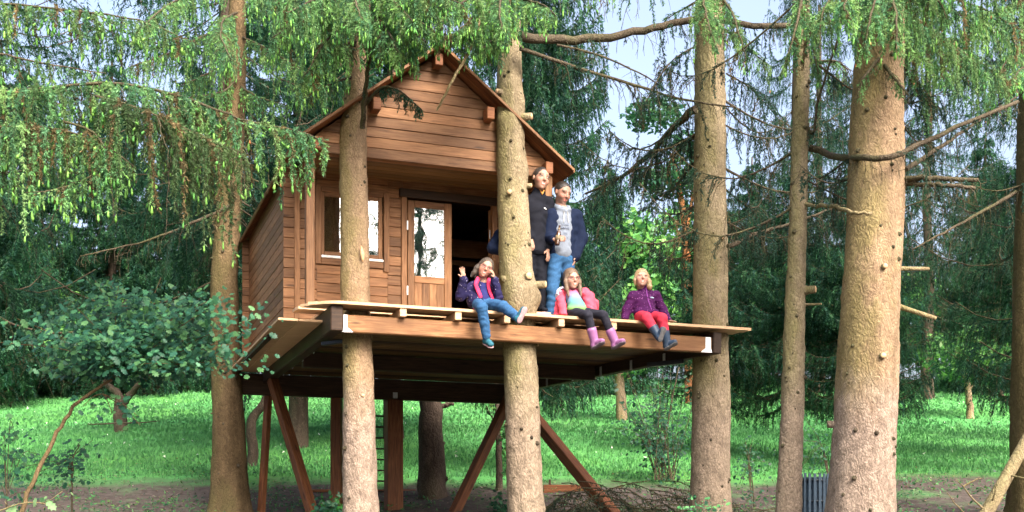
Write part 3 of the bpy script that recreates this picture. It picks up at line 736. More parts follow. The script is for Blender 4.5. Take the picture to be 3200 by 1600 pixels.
SPR = {}
SPR['T1'] = make_tree('spruce_tree', [(748, 0, 54), (735, 300, 64), (712, 700, 76), (700, 862, 84), (708, 1204, 92), (714, 1359, 100), (716, 1580, 112)], 18.0,
    'brown spruce trunk with flared root beside the cabin side wall, long branches drooping in front', 'barkbrown', flare=.5)
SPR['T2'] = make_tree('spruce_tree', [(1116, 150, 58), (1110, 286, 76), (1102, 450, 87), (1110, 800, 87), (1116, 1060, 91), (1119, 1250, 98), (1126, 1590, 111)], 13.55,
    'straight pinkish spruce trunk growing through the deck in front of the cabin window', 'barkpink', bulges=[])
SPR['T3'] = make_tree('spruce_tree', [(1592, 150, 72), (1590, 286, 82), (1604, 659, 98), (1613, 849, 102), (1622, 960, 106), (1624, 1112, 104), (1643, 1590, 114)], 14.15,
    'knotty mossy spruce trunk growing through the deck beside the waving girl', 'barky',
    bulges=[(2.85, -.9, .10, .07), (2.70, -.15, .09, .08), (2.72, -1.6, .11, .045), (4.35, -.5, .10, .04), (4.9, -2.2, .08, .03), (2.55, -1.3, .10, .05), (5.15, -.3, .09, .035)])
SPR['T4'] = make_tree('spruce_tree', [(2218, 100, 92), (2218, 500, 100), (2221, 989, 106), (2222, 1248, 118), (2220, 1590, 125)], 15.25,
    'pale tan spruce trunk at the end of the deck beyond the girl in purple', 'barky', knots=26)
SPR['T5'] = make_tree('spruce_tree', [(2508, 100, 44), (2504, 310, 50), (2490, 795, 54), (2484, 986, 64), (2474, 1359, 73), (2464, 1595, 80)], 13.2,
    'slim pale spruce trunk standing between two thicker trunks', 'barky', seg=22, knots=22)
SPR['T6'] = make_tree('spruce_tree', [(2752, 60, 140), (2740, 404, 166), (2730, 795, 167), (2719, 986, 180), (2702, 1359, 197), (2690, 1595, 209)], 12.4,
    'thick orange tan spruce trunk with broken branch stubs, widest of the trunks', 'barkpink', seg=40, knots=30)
SPR['T7'] = make_tree('spruce_tree', [(3262, 0, 130), (3250, 600, 140), (3245, 1000, 150), (3240, 1590, 165)], 16.5,
    'dark brown spruce trunk beside the leaning dead pole', 'barkbrown', knots=12)
# --- sawn stubs and bare limbs you can see
T3, T4, T5, T6, T2, T1, T7 = (SPR[k] for k in ('T3', 'T4', 'T5', 'T6', 'T2', 'T1', 'T7'))
stub(T3, 1535, 300, -2.3, .06, .035); stub(T3, 1655, 372, -.35, .12, .045); stub(T3, 1582, 615, -1.75, .04, .035)
stub(T3, 1640, 875, -1.05, .10, .05); stub(T3, 1680, 895, -.35, .17, .045); stub(T3, 1620, 945, -1.35, .06, .04); stub(T3, 1560, 880, -2.4, .05, .04, cut=False)
stub(T3, 1655, 585, -.3, .06, .03); stub(T3, 1690, 1080, -.3, .03, .025)
stub(T4, 2245, 755, -1.0, .03, .03); stub(T5, 2535, 910, -.5, .12, .045); stub(T5, 2530, 953, -.2, .18, .012)
stub(T6, 2905, 838, .05, .33, .020, .0, 'palelimb'); stub(T6, 2930, 930, -.1, .42, .024, -.35, 'palelimb')
stub(T6, 2700, 852, -1.5, .05, .03); stub(T6, 2715, 1125, -1.45, .05, .035); stub(T6, 2600, 1325, 3.0, .06, .04, cut=False)
stub(T2, 1143, 1240, -1.15, .02, .022)
# pale split of wood on the window trunk
sp_ = tube('bark_scar', px_path(T2, [(1128, 768, 13.37), (1132, 795, 13.36), (1134, 818, 13.37)], 5), [.008, .02, .026, .02, .008], M['cutwood'], T2['root'], 8)
def bare(T, pts, r0, r1, mat='limb', twigs=12, tlen=.35, n=16, deadp=.8):
    p = px_path(T, pts, n); limb_tube(T['root'], p, r0, r1, mat)
    fo = Foliage()
    limb(fo, p, sec=max(.05, np.linalg.norm(p[-1]-p[0])/max(1, twigs)), hang=tlen, dead=deadp, start=.1, bright=0, cone=0, col=np.array([.03, .075, .05]))
    build_foliage(fo, T['root'])
bare(T3, [(1625, 112, 13.75), (1760, 125, 14.1), (1920, 112, 14.4), (2060, 85, 14.6), (2185, 62, 14.8), (2400, 80, 15.2), (2660, 62, 15.6)], .06, .035, twigs=60, tlen=.6, n=26, deadp=.7)
bare(T3, [(1625, 152, 13.8), (1800, 210, 14.2), (2000, 275, 14.5), (2180, 320, 14.6), (2300, 335, 14.7)], .026, .010, twigs=50, tlen=.6, deadp=.75)
bare(T3, [(1740, 140, 14.0), (1880, 175, 14.3), (2020, 240, 14.5), (2120, 310, 14.9)], .016, .006, twigs=14)
bare(T4, [(2175, 340, 14.95), (2110, 395, 15.4), (2030, 480, 15.9), (1930, 560, 16.3), (1830, 605, 16.8)], .055, .015, twigs=60, tlen=.8, deadp=.55)
bare(T4, [(2275, 770, 14.9), (2380, 725, 15.4), (2500, 690, 15.8), (2640, 640, 16.4)], .035, .014, twigs=46, tlen=.8, deadp=.5)
bare(T5, [(2530, 462, 13.2), (2610, 488, 13.0), (2700, 496, 12.0), (2800, 482, 11.9), (2900, 440, 12.2), (3010, 385, 12.6), (3180, 320, 13)], .042, .022, 'limb', 26, .45)
bare(T5, [(2515, 638, 13.15), (2600, 645, 12.7), (2660, 662, 12.0), (2725, 668, 11.9)], .026, .018, 'palelimb', 5, .2)
bare(T6, [(2820, 560, 12.3), (2900, 556, 12.1), (3060, 562, 12.0)], .036, .022, 'limb', 12, .4)
bare(T6, [(2825, 575, 12.3), (2940, 578, 12.0), (3045, 585, 12.0)], .028, .018, 'limb', 12, .4)
bare(T5, [(2500, 330, 13.2), (2540, 420, 13.1), (2560, 300, 13.0), (2620, 120, 12.8)], .02, .012)
bare(T6, [(2830, 530, 12.5), (2980, 430, 13.4), (3180, 300, 14.5)], .03, .012, twigs=20)
bare(T2, [(1133, 400, 13.35), (1136, 330, 13.2), (1150, 240, 13.0), (1160, 120, 12.7), (1150, 0, 12.5)], .035, .014, twigs=6)
bare(T2, [(1365, 345, 12.6), (1385, 310, 12.5), (1420, 240, 12.4), (1470, 150, 12.4), (1500, 60, 12.5)], .012, .02, 'palelimb', 1, .1)
bare(T7, [(3175, 600, 16.4), (3000, 700, 15.8), (2850, 780, 15.5)], .03, .01, twigs=24, tlen=.7)
bare(T1, [(735, 420, 17.6), (650, 470, 17.0), (560, 520, 16.6)], .03, .01, twigs=14)
bare(T1, [(720, 640, 17.8), (600, 700, 17.4), (430, 760, 17.2), (250, 800, 17)], .028, .008, twigs=30, tlen=.6)
bare(T4, [(2180, 140, 14.7), (2090, 200, 14.4), (2010, 330, 14.2)], .012, .005, twigs=40, tlen=.9, deadp=.5)
bare(T4, [(2180, 420, 15.2), (2080, 470, 16), (1990, 560, 16.6)], .012, .005, twigs=36, tlen=1.0, deadp=.4)
bare(T4, [(2270, 230, 15.2), (2350, 280, 15.6), (2440, 380, 16.0)], .012, .005, twigs=36, tlen=1.0, deadp=.5)
for k in range(30):
    T = [T4, T4, T5, T6, T7, T4][k % 6]; zz = random.uniform(3.6, 6.6); c = T['at'](zz); az = random.uniform(-.4, 3.5); ln = random.uniform(.8, 2.4)
    p = rlimb(c, az, ln, rise=-.05, sag=.25, n=9, curl=.25)-T['base']; limb_tube(T['root'], p, random.uniform(.012, .022), .004, 'limb', 'dead_limb', 5)
    fo = Foliage(); limb(fo, p, sec=.07, hang=.75, dead=.6, start=.1, bright=0, cone=0, col=np.array([.028, .07, .048])); build_foliage(fo, T['root'])
print('trunks done')

# --- the big drooping spray in front of the cabin, from a spruce just out of the picture
T0 = make_tree('spruce_tree', [(-420, 0, 140), (-420, 800, 150), (-420, 1590, 165)], 10.4, 'spruce standing left of the glade whose drooping sprays hang before the cabin', 'barkbrown', top=9, seg=16, step=.12, knots=0)
def spray(T, pts, fo, r0=.02, r1=.005, n=18, **kw):
    p = px_path(T, pts, n); limb_tube(T['root'], p, r0, r1); limb(fo, p, **kw)
NEAR = 1.75; BROWN = .16
fo = Foliage()
YG = np.array([.10, .165, .07]); OLV = np.array([.15, .165, .075])
def hangprof(a, b): return lambda t: a+(b-a)*math.sin(min(1, t*1.1)*math.pi)
spray(T0, [(-420, 330, 10.4), (0, 290, 10.2), (330, 262, 10.0), (560, 300, 9.9), (680, 345, 9.9), (800, 385, 9.95), (920, 405, 10.0), (1012, 440, 10.1)], fo, .018, .005, 30,
      sec=.026, hang=1.15, bright=.30, cone=.10, start=.25, droop=.95, lenfn=hangprof(.45, 1.0), dead=.08)
spray(T0, [(300, 300, 9.9), (450, 345, 9.7), (620, 420, 9.7), (760, 480, 9.8)], fo, .012, .004, 16, sec=.026, hang=1.1, bright=.30, cone=.12, start=.05, droop=.95, col=YG, dead=.08)
spray(T0, [(-420, 430, 10.2), (-50, 400, 10.0), (150, 400, 9.8), (300, 440, 9.7), (420, 520, 9.7)], fo, .014, .005, 20, sec=.026, hang=1.0, bright=.32, cone=.05, start=.2, droop=.95, dead=.08)
spray(T0, [(200, 380, 9.8), (300, 420, 9.6), (330, 520, 9.6), (180, 590, 9.6), (80, 600, 9.6)], fo, .012, .004, 14, sec=.04, hang=.35, bright=.4, cone=.02, start=.2, droop=.9)
spray(T0, [(520, 330, 10.1), (640, 380, 10.2), (740, 430, 10.3)], fo, .01, .004, 12, sec=.026, hang=1.2, bright=.25, start=.0, droop=.97, col=OLV, dead=.2, cone=.1)
spray(T0, [(-420, 120, 10.6), (-100, 150, 10.6), (100, 190, 10.5), (330, 230, 10.6)], fo, .016, .005, 18, sec=.05, hang=.5, bright=.2, start=.2, droop=.85, dead=.15)
spray(T0, [(-420, 20, 10.8), (-50, 10, 10.8), (200, 30, 10.6), (420, 60, 10.4), (600, 130, 10.2)], fo, .016, .005, 18, sec=.04, hang=.5, bright=.4, start=.2, droop=.8)
spray(T0, [(-420, 540, 10.0), (-200, 520, 10.0), (-60, 520, 10.0), (60, 560, 10)], fo, .02, .004, 14, sec=.045, hang=.6, bright=.3, start=.2, droop=.95)
build_foliage(fo, T0['root'], tiprad=.0125)
NEAR = 1.75; BROWN = .05
# --- upper fringes of the standing trunks
def fringe(T, sprays, **kw):
    fo = Foliage()
    for pts, k in sprays: spray(T, pts, fo, **{**dict(r0=.022, r1=.005, n=14, sec=.045, hang=.42, bright=.28, droop=.85, start=.12, cone=.02), **k})
    build_foliage(fo, T['root'], **kw)
B = dict(bright=.7, sec=.035)
fringe(T1, [
    ([(745, -60, 18.0), (650, -40, 17.0), (520, 20, 15.5), (420, 110, 14.5)], dict(hang=.8)),
    ([(745, 60, 18.0), (640, 110, 17.2), (520, 170, 16.6), (400, 210, 16.0)], dict(hang=.8)),
    ([(745, 180, 18.0), (650, 230, 17.4), (560, 270, 17.0)], dict(hang=.7)),
    ([(745, -40, 18.0), (860, 0, 17.2), (960, 60, 16.6), (1040, 130, 16.0)], dict(hang=1.0)),
    ([(745, 110, 18.0), (830, 150, 17.5), (930, 210, 17.0), (1010, 270, 16.8)], dict(hang=.9)),
    ([(740, 260, 18.0), (800, 300, 17.6), (900, 330, 17.3)], dict(hang=.6, bright=.5)),
    ([(740, 40, 17.8), (700, 60, 16.5), (690, 110, 15), (720, 180, 14)], dict(hang=.6, bright=.5, cone=.15)),
    ([(740, 250, 17.8), (690, 290, 17.5), (600, 300, 17)], dict(hang=.8)),
], per_m=100, width=.0155)
fringe(T2, [
    ([(1115, -60, 13.5), (1050, -40, 12.6), (980, 0, 11.8), (900, 40, 11.2)], dict(hang=.55)),
    ([(1115, -20, 13.5), (1030, 20, 12.8), (930, 60, 12.2), (850, 120, 11.8)], dict(hang=.6)),
    ([(1115, -20, 13.5), (1180, -20, 12.6), (1240, 10, 11.8), (1290, 70, 11.3)], B),
    ([(1120, 0, 13.4), (1200, 20, 12.9), (1300, 60, 12.4), (1390, 120, 12.0)], B),
    ([(1115, -80, 13.5), (1100, -60, 12.0), (1110, 0, 11.0), (1130, 60, 10.6)], dict(hang=.5, bright=.5)),
    ([(1110, 60, 13.5), (1060, 90, 13.0), (1010, 140, 12.6), (960, 230, 12.4)], dict(hang=.45, bright=.4, cone=.08)),
    ([(1130, 100, 13.4), (1160, 110, 13.0), (1200, 150, 12.8)], dict(hang=.35)),
    ([(1130, 40, 13.4), (1200, 60, 12.6), (1270, 90, 12.0), (1330, 130, 11.8)], {**B, 'hang': .4}),
    ([(1130, 80, 13.4), (1190, 100, 12.7), (1260, 125, 12.1), (1330, 150, 11.9)], {**B, 'hang': .5, 'sec': .028}),
    ([(1125, 40, 13.4), (1180, 70, 12.4), (1220, 110, 11.9), (1240, 160, 11.7)], {**B, 'hang': .55, 'sec': .028}),
    ([(1110, 130, 13.4), (1050, 150, 12.9), (990, 190, 12.6), (930, 260, 12.4)], dict(hang=.65, bright=.4, sec=.03)),
    ([(1130, -60, 13.4), (1230, -60, 12.2), (1340, -30, 11.4), (1450, 20, 11.0)], {**B, 'hang': .6}),
    ([(1110, -30, 13.5), (1000, -20, 12.4), (900, -30, 11.6), (780, -10, 11.2)], dict(hang=.7, bright=.3)),
    ([(1110, 20, 13.5), (1000, 50, 13.0), (900, 100, 12.6), (830, 170, 12.4)], dict(hang=.6, bright=.25)),
    ([(1138, 330, 13.3), (1190, 275, 13.1), (1250, 285, 13.0), (1320, 345, 12.9)], dict(hang=.26, bright=.0, sec=.03, start=.3, cone=0, col=np.array([.02, .075, .045]))),
    ([(1110, 240, 13.5), (1040, 260, 13.2), (960, 300, 13.1)], dict(hang=.3, bright=.6)),
])
fringe(T3, [
    ([(1590, -60, 13.7), (1520, -30, 12.8), (1440, 10, 12.0), (1370, 60, 11.6)], B),
    ([(1590, -10, 13.7), (1530, 20, 12.9), (1470, 60, 12.3), (1420, 110, 12.0)], {**B, 'hang': .32}),
    ([(1590, -40, 13.7), (1570, -20, 12.2), (1560, 30, 11.4), (1570, 90, 11.1)], {**B, 'hang': .45}),
    ([(1590, 0, 13.7), (1640, 0, 13.0), (1700, 20, 12.4), (1740, 50, 12.2)], dict(hang=.4, bright=.5)),
    ([(1590, -80, 13.7), (1680, -90, 13.2), (1780, -60, 12.8), (1900, -40, 12.5)], dict(hang=.6, bright=.2, dead=.3, sec=.06)),
    ([(1590, 50, 13.9), (1530, 75, 13.0), (1470, 95, 12.4), (1400, 110, 12.1)], {**B, 'hang': .5, 'sec': .028}),
    ([(1590, 90, 13.9), (1560, 110, 13.2), (1520, 140, 12.7), (1490, 170, 12.5)], {**B, 'hang': .26, 'sec': .03}),
    ([(1592, -20, 13.6), (1600, 30, 12.9), (1590, 80, 12.5), (1560, 130, 12.3)], {**B, 'hang': .3}),
    ([(1590, -80, 13.7), (1500, -70, 12.6), (1380, -50, 12.0), (1250, -10, 11.5)], {**B, 'hang': .55}),
])
fringe(T4, [
    ([(2218, -60, 14.8), (2200, -10, 14.0), (2210, 60, 13.4), (2240, 150, 13.2)], dict(hang=.55, bright=.3, sec=.05)),
    ([(2218, -40, 14.8), (2270, 10, 14.2), (2310, 100, 13.8), (2330, 190, 13.6)], dict(hang=.5, bright=.3, sec=.055)),
    ([(2218, -80, 14.8), (2100, -80, 14.6), (1980, -40, 14.6), (1880, 0, 14.6)], dict(hang=.7, bright=.0, sec=.07, dead=.5)),
    ([(2218, -20, 14.8), (2150, 20, 15.0), (2080, 60, 15.2)], dict(hang=.8, bright=.0, sec=.06, dead=.5)),
    ([(2218, 60, 14.8), (2300, 120, 15.2), (2400, 200, 15.6)], dict(hang=.9, bright=.0, sec=.06, dead=.4)),
])
fringe(T5, [
    ([(2508, -40, 13.2), (2500, 20, 12.4), (2480, 120, 12.1), (2440, 230, 12.0)], dict(hang=.4, bright=.2)),
    ([(2508, -10, 13.2), (2530, 60, 12.5), (2540, 150, 12.2), (2560, 240, 12.1)], dict(hang=.4, bright=.25)),
    ([(2508, -60, 13.2), (2600, -40, 13.4), (2680, 20, 13.6)], dict(hang=.8, bright=.05, dead=.4)),
    ([(2508, 200, 13.2), (2600, 190, 13.8), (2660, 220, 14.2)], dict(hang=.6, bright=.0, dead=.7)),
])
fringe(T6, [
    ([(2750, -60, 12.4), (2680, -40, 11.5), (2640, 10, 11.0), (2660, 60, 10.7)], dict(hang=.45, bright=.5, cone=.08)),
    ([(2750, -60, 12.4), (2740, -20, 11.4), (2720, 60, 11.0), (2700, 150, 10.9)], dict(hang=.55, bright=.22, cone=.08)),
    ([(2750, -40, 12.4), (2790, 0, 11.4), (2800, 80, 11.0), (2800, 160, 10.9)], dict(hang=.55, bright=.22, cone=.08)),
    ([(2750, -60, 12.4), (2850, -40, 11.8), (2930, 0, 11.5), (2960, 60, 11.3)], dict(hang=.55, bright=.25, cone=.08)),
    ([(2760, 0, 12.4), (2860, 60, 12.4), (2980, 140, 12.4), (3080, 230, 12.4)], dict(hang=.75, bright=.06, sec=.04)),
    ([(2760, -20, 12.4), (2900, 10, 12.8), (3040, 60, 13.0), (3180, 150, 13.2)], dict(hang=.9, bright=.08, sec=.04, cone=.05)),
    ([(2760, 120, 12.4), (2850, 170, 12.8), (2980, 240, 13.2)], dict(hang=.7, bright=.02, sec=.045)),
    ([(2750, 180, 12.2), (2700, 240, 11.8), (2680, 300, 11.7)], dict(hang=.4, bright=.0, dead=.75, sec=.05)),
    ([(2760, 200, 12.2), (2800, 250, 11.8), (2840, 300, 11.7)], dict(hang=.4, bright=.0, dead=.75, sec=.05)),
    ([(2760, 40, 12.4), (2880, 90, 13.2), (3020, 170, 13.8), (3140, 260, 14.2)], dict(hang=1.1, bright=.03, sec=.035, dead=.1)),
    ([(2760, -30, 12.4), (2900, -20, 11.9), (3050, 20, 11.6), (3190, 90, 11.4)], dict(hang=.75, bright=.15, sec=.035, cone=.08)),
    ([(2730, -60, 12.4), (2640, -40, 12.0), (2580, 20, 11.8), (2560, 90, 11.6)], dict(hang=.6, bright=.2, sec=.04)),
    ([(2760, -70, 12.4), (2900, -80, 11.5), (3050, -50, 11.0), (3200, 0, 10.8)], dict(hang=.5, bright=.3, cone=.06)),
])
fringe(T7, [
    ([(3250, 0, 16.5), (3150, 20, 15.8), (3040, 80, 15.2), (2960, 180, 15.0)], dict(hang=1.1, bright=.05)),
    ([(3250, 100, 16.4), (3180, 150, 15.5), (3130, 220, 15), (3100, 300, 14.8)], dict(hang=.9, bright=.15)),
    ([(3250, 200, 16.0), (3200, 210, 15), (3160, 250, 14.2)], dict(hang=.5, bright=.6)),
], per_m=100, width=.0155)
print('fringes done')
# ------------------------------------------------------------------ spruces behind (one crown mesh per kind, shared by copies)
def coarse_spruce(h, base, rad, whorl=.42, nl=6, sec=.13, hang=.5, per_m=75, tlen=.085, tw=.016, thin=0.0, dead_low=2.0, gcol=1.0):
    segs, tws, dead = [], [], []
    z = base
    while z < h-.3:
        f = (z-base)/(h-base); r = rad*((1-f)**.8)*(.75+.5*min(1, f*4))+.1
        for k in range(nl):
            az = random.random()*6.283; ln = r*random.uniform(.75, 1.15)
            if random.random() < thin: continue
            p = rlimb((0, 0, z+random.uniform(-.2, .2)), az, ln, rise=.05, sag=.30, n=7, curl=.12); tws.append((p, .018*(1-f)+.006))
            d = np.linalg.norm(np.diff(p, axis=0), axis=1); s = np.concatenate([[0], np.cumsum(d)]); n = int(s[-1]/sec*2)
            for i in range(n):
                q = s[-1]*(.15+.85*(i+random.random())/n); b = np.array([np.interp(q, s, p[:, j]) for j in range(3)])
                ax = norm(p[-1]-p[0]); side = np.cross(ax, [0, 0, 1])*(1 if i % 2 else -1); t = q/s[-1]
                l = hang*(.5+.9*t*(1.25-t)*1.6)*random.uniform(.6, 1.3)*(.6+.4*(1-f)); d0 = norm(side*.7+ax*.7)
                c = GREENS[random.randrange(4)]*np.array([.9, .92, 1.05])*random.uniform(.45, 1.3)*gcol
                if z < dead_low+base and random.random() < .35:
                    m1 = b+norm(d0*.5+DOWN*.6)*l*.5; m2 = m1+norm(DOWN+rng.normal(size=3)*.3)*l*.7; dead.append((np.array([b, m1, m2]), .0035)); continue
                m1 = b+norm(d0+DOWN*.35)*l*.45; m2 = m1+norm(d0*.25+DOWN)*l*.55
                segs.append((*b, *m1, *c)); segs.append((*m1, *m2, *c))
        z += whorl*random.uniform(.8, 1.2)
    v, f, c = needles_np(segs, tlen, per_m, tw)
    crown = mesh_np('crown', v, f, c, [M['needle']])
    v, f = twigs_np(tws+dead, 4); limbs = mesh_np('limbs', v, f, mats=[M['limb']])
    zt = np.linspace(-.6, h, 30); rt = .2*(1-zt/h*.85)*(h/14)+.02
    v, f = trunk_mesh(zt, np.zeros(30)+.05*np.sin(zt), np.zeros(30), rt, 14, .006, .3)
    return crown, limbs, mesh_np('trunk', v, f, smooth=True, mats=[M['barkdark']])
DARKG = GREENS
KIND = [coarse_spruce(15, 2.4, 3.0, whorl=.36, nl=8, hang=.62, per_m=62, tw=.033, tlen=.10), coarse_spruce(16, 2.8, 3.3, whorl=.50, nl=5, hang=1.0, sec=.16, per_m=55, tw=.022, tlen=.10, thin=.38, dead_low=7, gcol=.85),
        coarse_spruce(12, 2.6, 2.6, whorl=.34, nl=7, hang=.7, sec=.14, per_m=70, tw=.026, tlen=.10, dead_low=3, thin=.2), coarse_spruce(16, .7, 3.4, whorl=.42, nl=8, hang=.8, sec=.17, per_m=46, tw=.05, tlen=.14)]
def back_spruce(px, Zd, kind, rot, sc, label, nar=1.0, sink=0):
    x = (px-1600)/F*Zd; root = empty('spruce_tree', (x, Zd, gz(x, Zd)-sink), rot, label, 'spruce tree', 'spruces behind the cabin'); root.scale = (sc*nar, sc*nar, sc)
    cr, li, tr = KIND[kind]
    obj('trunk', tr, None, root); tag(obj('crown', cr, None, root), kind='stuff'); tag(obj('limbs', li, None, root), kind='stuff')
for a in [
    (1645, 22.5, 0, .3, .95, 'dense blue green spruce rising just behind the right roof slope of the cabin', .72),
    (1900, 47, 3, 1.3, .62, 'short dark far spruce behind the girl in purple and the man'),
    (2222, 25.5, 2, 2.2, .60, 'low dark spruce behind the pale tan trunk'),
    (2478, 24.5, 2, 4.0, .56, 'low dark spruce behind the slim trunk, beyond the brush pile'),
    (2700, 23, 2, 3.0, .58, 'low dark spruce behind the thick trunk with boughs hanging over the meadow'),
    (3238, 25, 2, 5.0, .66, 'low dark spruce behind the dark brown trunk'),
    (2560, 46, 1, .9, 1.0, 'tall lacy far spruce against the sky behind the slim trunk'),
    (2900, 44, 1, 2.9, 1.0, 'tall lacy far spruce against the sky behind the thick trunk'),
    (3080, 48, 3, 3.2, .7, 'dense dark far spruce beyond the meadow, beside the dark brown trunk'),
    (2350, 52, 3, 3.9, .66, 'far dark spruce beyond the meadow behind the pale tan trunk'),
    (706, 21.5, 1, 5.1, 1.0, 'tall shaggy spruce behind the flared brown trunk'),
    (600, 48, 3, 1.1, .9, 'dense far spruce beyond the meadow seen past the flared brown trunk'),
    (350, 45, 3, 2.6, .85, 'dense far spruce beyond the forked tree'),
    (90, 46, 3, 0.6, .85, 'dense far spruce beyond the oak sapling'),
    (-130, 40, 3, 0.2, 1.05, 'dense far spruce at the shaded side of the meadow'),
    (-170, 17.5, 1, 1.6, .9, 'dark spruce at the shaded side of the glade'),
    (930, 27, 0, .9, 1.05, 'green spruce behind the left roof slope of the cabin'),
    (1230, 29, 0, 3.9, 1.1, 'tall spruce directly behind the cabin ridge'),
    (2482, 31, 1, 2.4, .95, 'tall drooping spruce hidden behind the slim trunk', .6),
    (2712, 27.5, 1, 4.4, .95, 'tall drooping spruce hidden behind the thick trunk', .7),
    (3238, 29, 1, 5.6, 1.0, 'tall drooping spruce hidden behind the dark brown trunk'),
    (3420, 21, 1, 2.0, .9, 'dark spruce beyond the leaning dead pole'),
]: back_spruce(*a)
# spruces behind the viewer, mirrored in the window panes
for x, y, k, r, s in ((7.6, -1.0, 1, .4, .85), (10.4, -1.8, 1, 2.1, .9), (12.8, -4.5, 1, 1.1, 1.05), (9.5, -6.5, 1, 3.3, 1.1)):
    root = empty('spruce_tree', (x, y, gz(x, y)), r, 'spruce at the edge of the glade, mirrored in the cabin window panes', 'spruce tree', 'spruces mirrored in the panes'); root.scale = (s, s, s)
    cr, li, tr = KIND[k]; obj('trunk', tr, None, root); tag(obj('crown', cr, None, root), kind='stuff'); tag(obj('limbs', li, None, root), kind='stuff')

# ------------------------------------------------------------------ broadleaf trees along the top of the meadow
def leaf_cloud(n, blobs, size, cols, flat=.5):
    P, Cc = [], []
    wsum = sum(b[3]*b[4]*b[5] for b in blobs)
    for bxx, by, bz, rx, ry, rz in blobs:
        m = int(n*rx*ry*rz/wsum); d = rng.normal(size=(m, 3)); d /= np.linalg.norm(d, axis=1)[:, None]; d *= (rng.random((m, 1))**.35)
        lump = 1+.25*np.sin(d[:, :1]*7+bxx)*np.sin(d[:, 1:2]*6)*np.sin(d[:, 2:3]*7+bz)
        P.append(np.array([bxx, by, bz])+d*np.array([rx, ry, rz])*lump)
        Cc.append(cols[rng.integers(0, len(cols), m)]*(.7+.6*rng.random((m, 1))))
    P = np.concatenate(P); Cc = np.concatenate(Cc); n = len(P)
    a = rng.normal(size=(n, 3)); a[:, 2] *= flat; a /= np.linalg.norm(a, axis=1)[:, None]; b = rng.normal(size=(n, 3)); b -= a*(a*b).sum(1)[:, None]; b /= np.linalg.norm(b, axis=1)[:, None]
    s = size*(.6+.8*rng.random((n, 1)))
    v = np.stack([P-a*s, P+b*s*.55, P+a*s, P-b*s*.55], 1).reshape(-1, 3); o = np.arange(n)[:, None]*4
    f = np.concatenate([o+np.array([[0, 1, 2]]), o+np.array([[0, 2, 3]])])
    return v, f, np.repeat(Cc, 4, 0)
LG = np.array([[.15, .38, .10], [.09, .28, .08], [.21, .46, .12], [.07, .22, .08]])
def broad(px, Zd, w, h0, h1, n, label, size=.11, trunkw=.12, cols=LG, lean=0):
    x = (px-1600)/F*Zd; g = gz(x, Zd); root = empty('broadleaf_tree', (x, Zd, g), 0, label, 'tree', 'broadleaf trees edging the meadow')
    path = smoothpath([(0, 0, -.3), (.05+lean*.3, 0, h0*.5), (lean, 0, h0+(h1-h0)*.3), (lean*1.2, 0, h1*.85)], 12)
    tube('trunk', path, np.linspace(trunkw, trunkw*.4, 12), M['barkdark'], root, 10)
    bl = []
    for k in range(9):
        t = random.random(); bl.append((lean+random.uniform(-w, w)*.7, random.uniform(-w, w)*.6, h0+(h1-h0)*(.2+.7*t), w*random.uniform(.35, .6), w*random.uniform(.35, .6), (h1-h0)*random.uniform(.16, .28)))
    for b in bl[:5]:
        limb_tube(root, smoothpath([path[5], (path[5]+np.array(b[:3]))/2+[0, 0, .1], b[:3]], 6), trunkw*.45, trunkw*.12)
    v, f, c = leaf_cloud(n, bl, size, cols)
    tag(obj('crown', mesh_np('crown', v, f, c, [M['leaf']]), None, root), kind='stuff')
    return root
for i, (px, Zd, w, h0, h1) in enumerate([(60, 46, 3.6, .5, 6.5), (330, 52, 3.6, .4, 6.2), (620, 50, 3.4, .4, 5.6), (1000, 54, 3.6, .4, 5.5), (1400, 55, 3.4, .4, 5.0), (1820, 52, 3.4, .6, 6.6), (2010, 47, 2.6, .8, 7.5), (2330, 54, 3.6, .4, 6.2),
        (2600, 50, 3.4, .5, 6.0), (2900, 55, 3.6, .4, 5.8), (3180, 50, 3.4, .5, 6.2), (-150, 50, 3.4, .4, 6.6), (3420, 52, 3.4, .5, 6.5)]):
    names = ['leafy sunlit tree at the far end of the meadow behind the oak sapling', 'bright green hedge tree behind the forked tree', 'bright green leafy tree seen past the flared brown trunk', 'leafy tree behind the left side of the cabin',
             'leafy tree behind the cabin platform', 'leafy tree behind the girl in the pink jacket', 'tall pale green tree in the sky gap behind the girl in purple', 'leafy tree seen between the tan trunk and the slim trunk',
             'leafy tree behind the slim trunk', 'leafy tree behind the thick trunk over the meadow', 'leafy tree behind the dark brown trunk', 'leafy tree beyond the shaded side of the glade', 'leafy tree beyond the leaning dead pole']
    broad(px, Zd, w, h0, h1, 7000, names[i], .17)
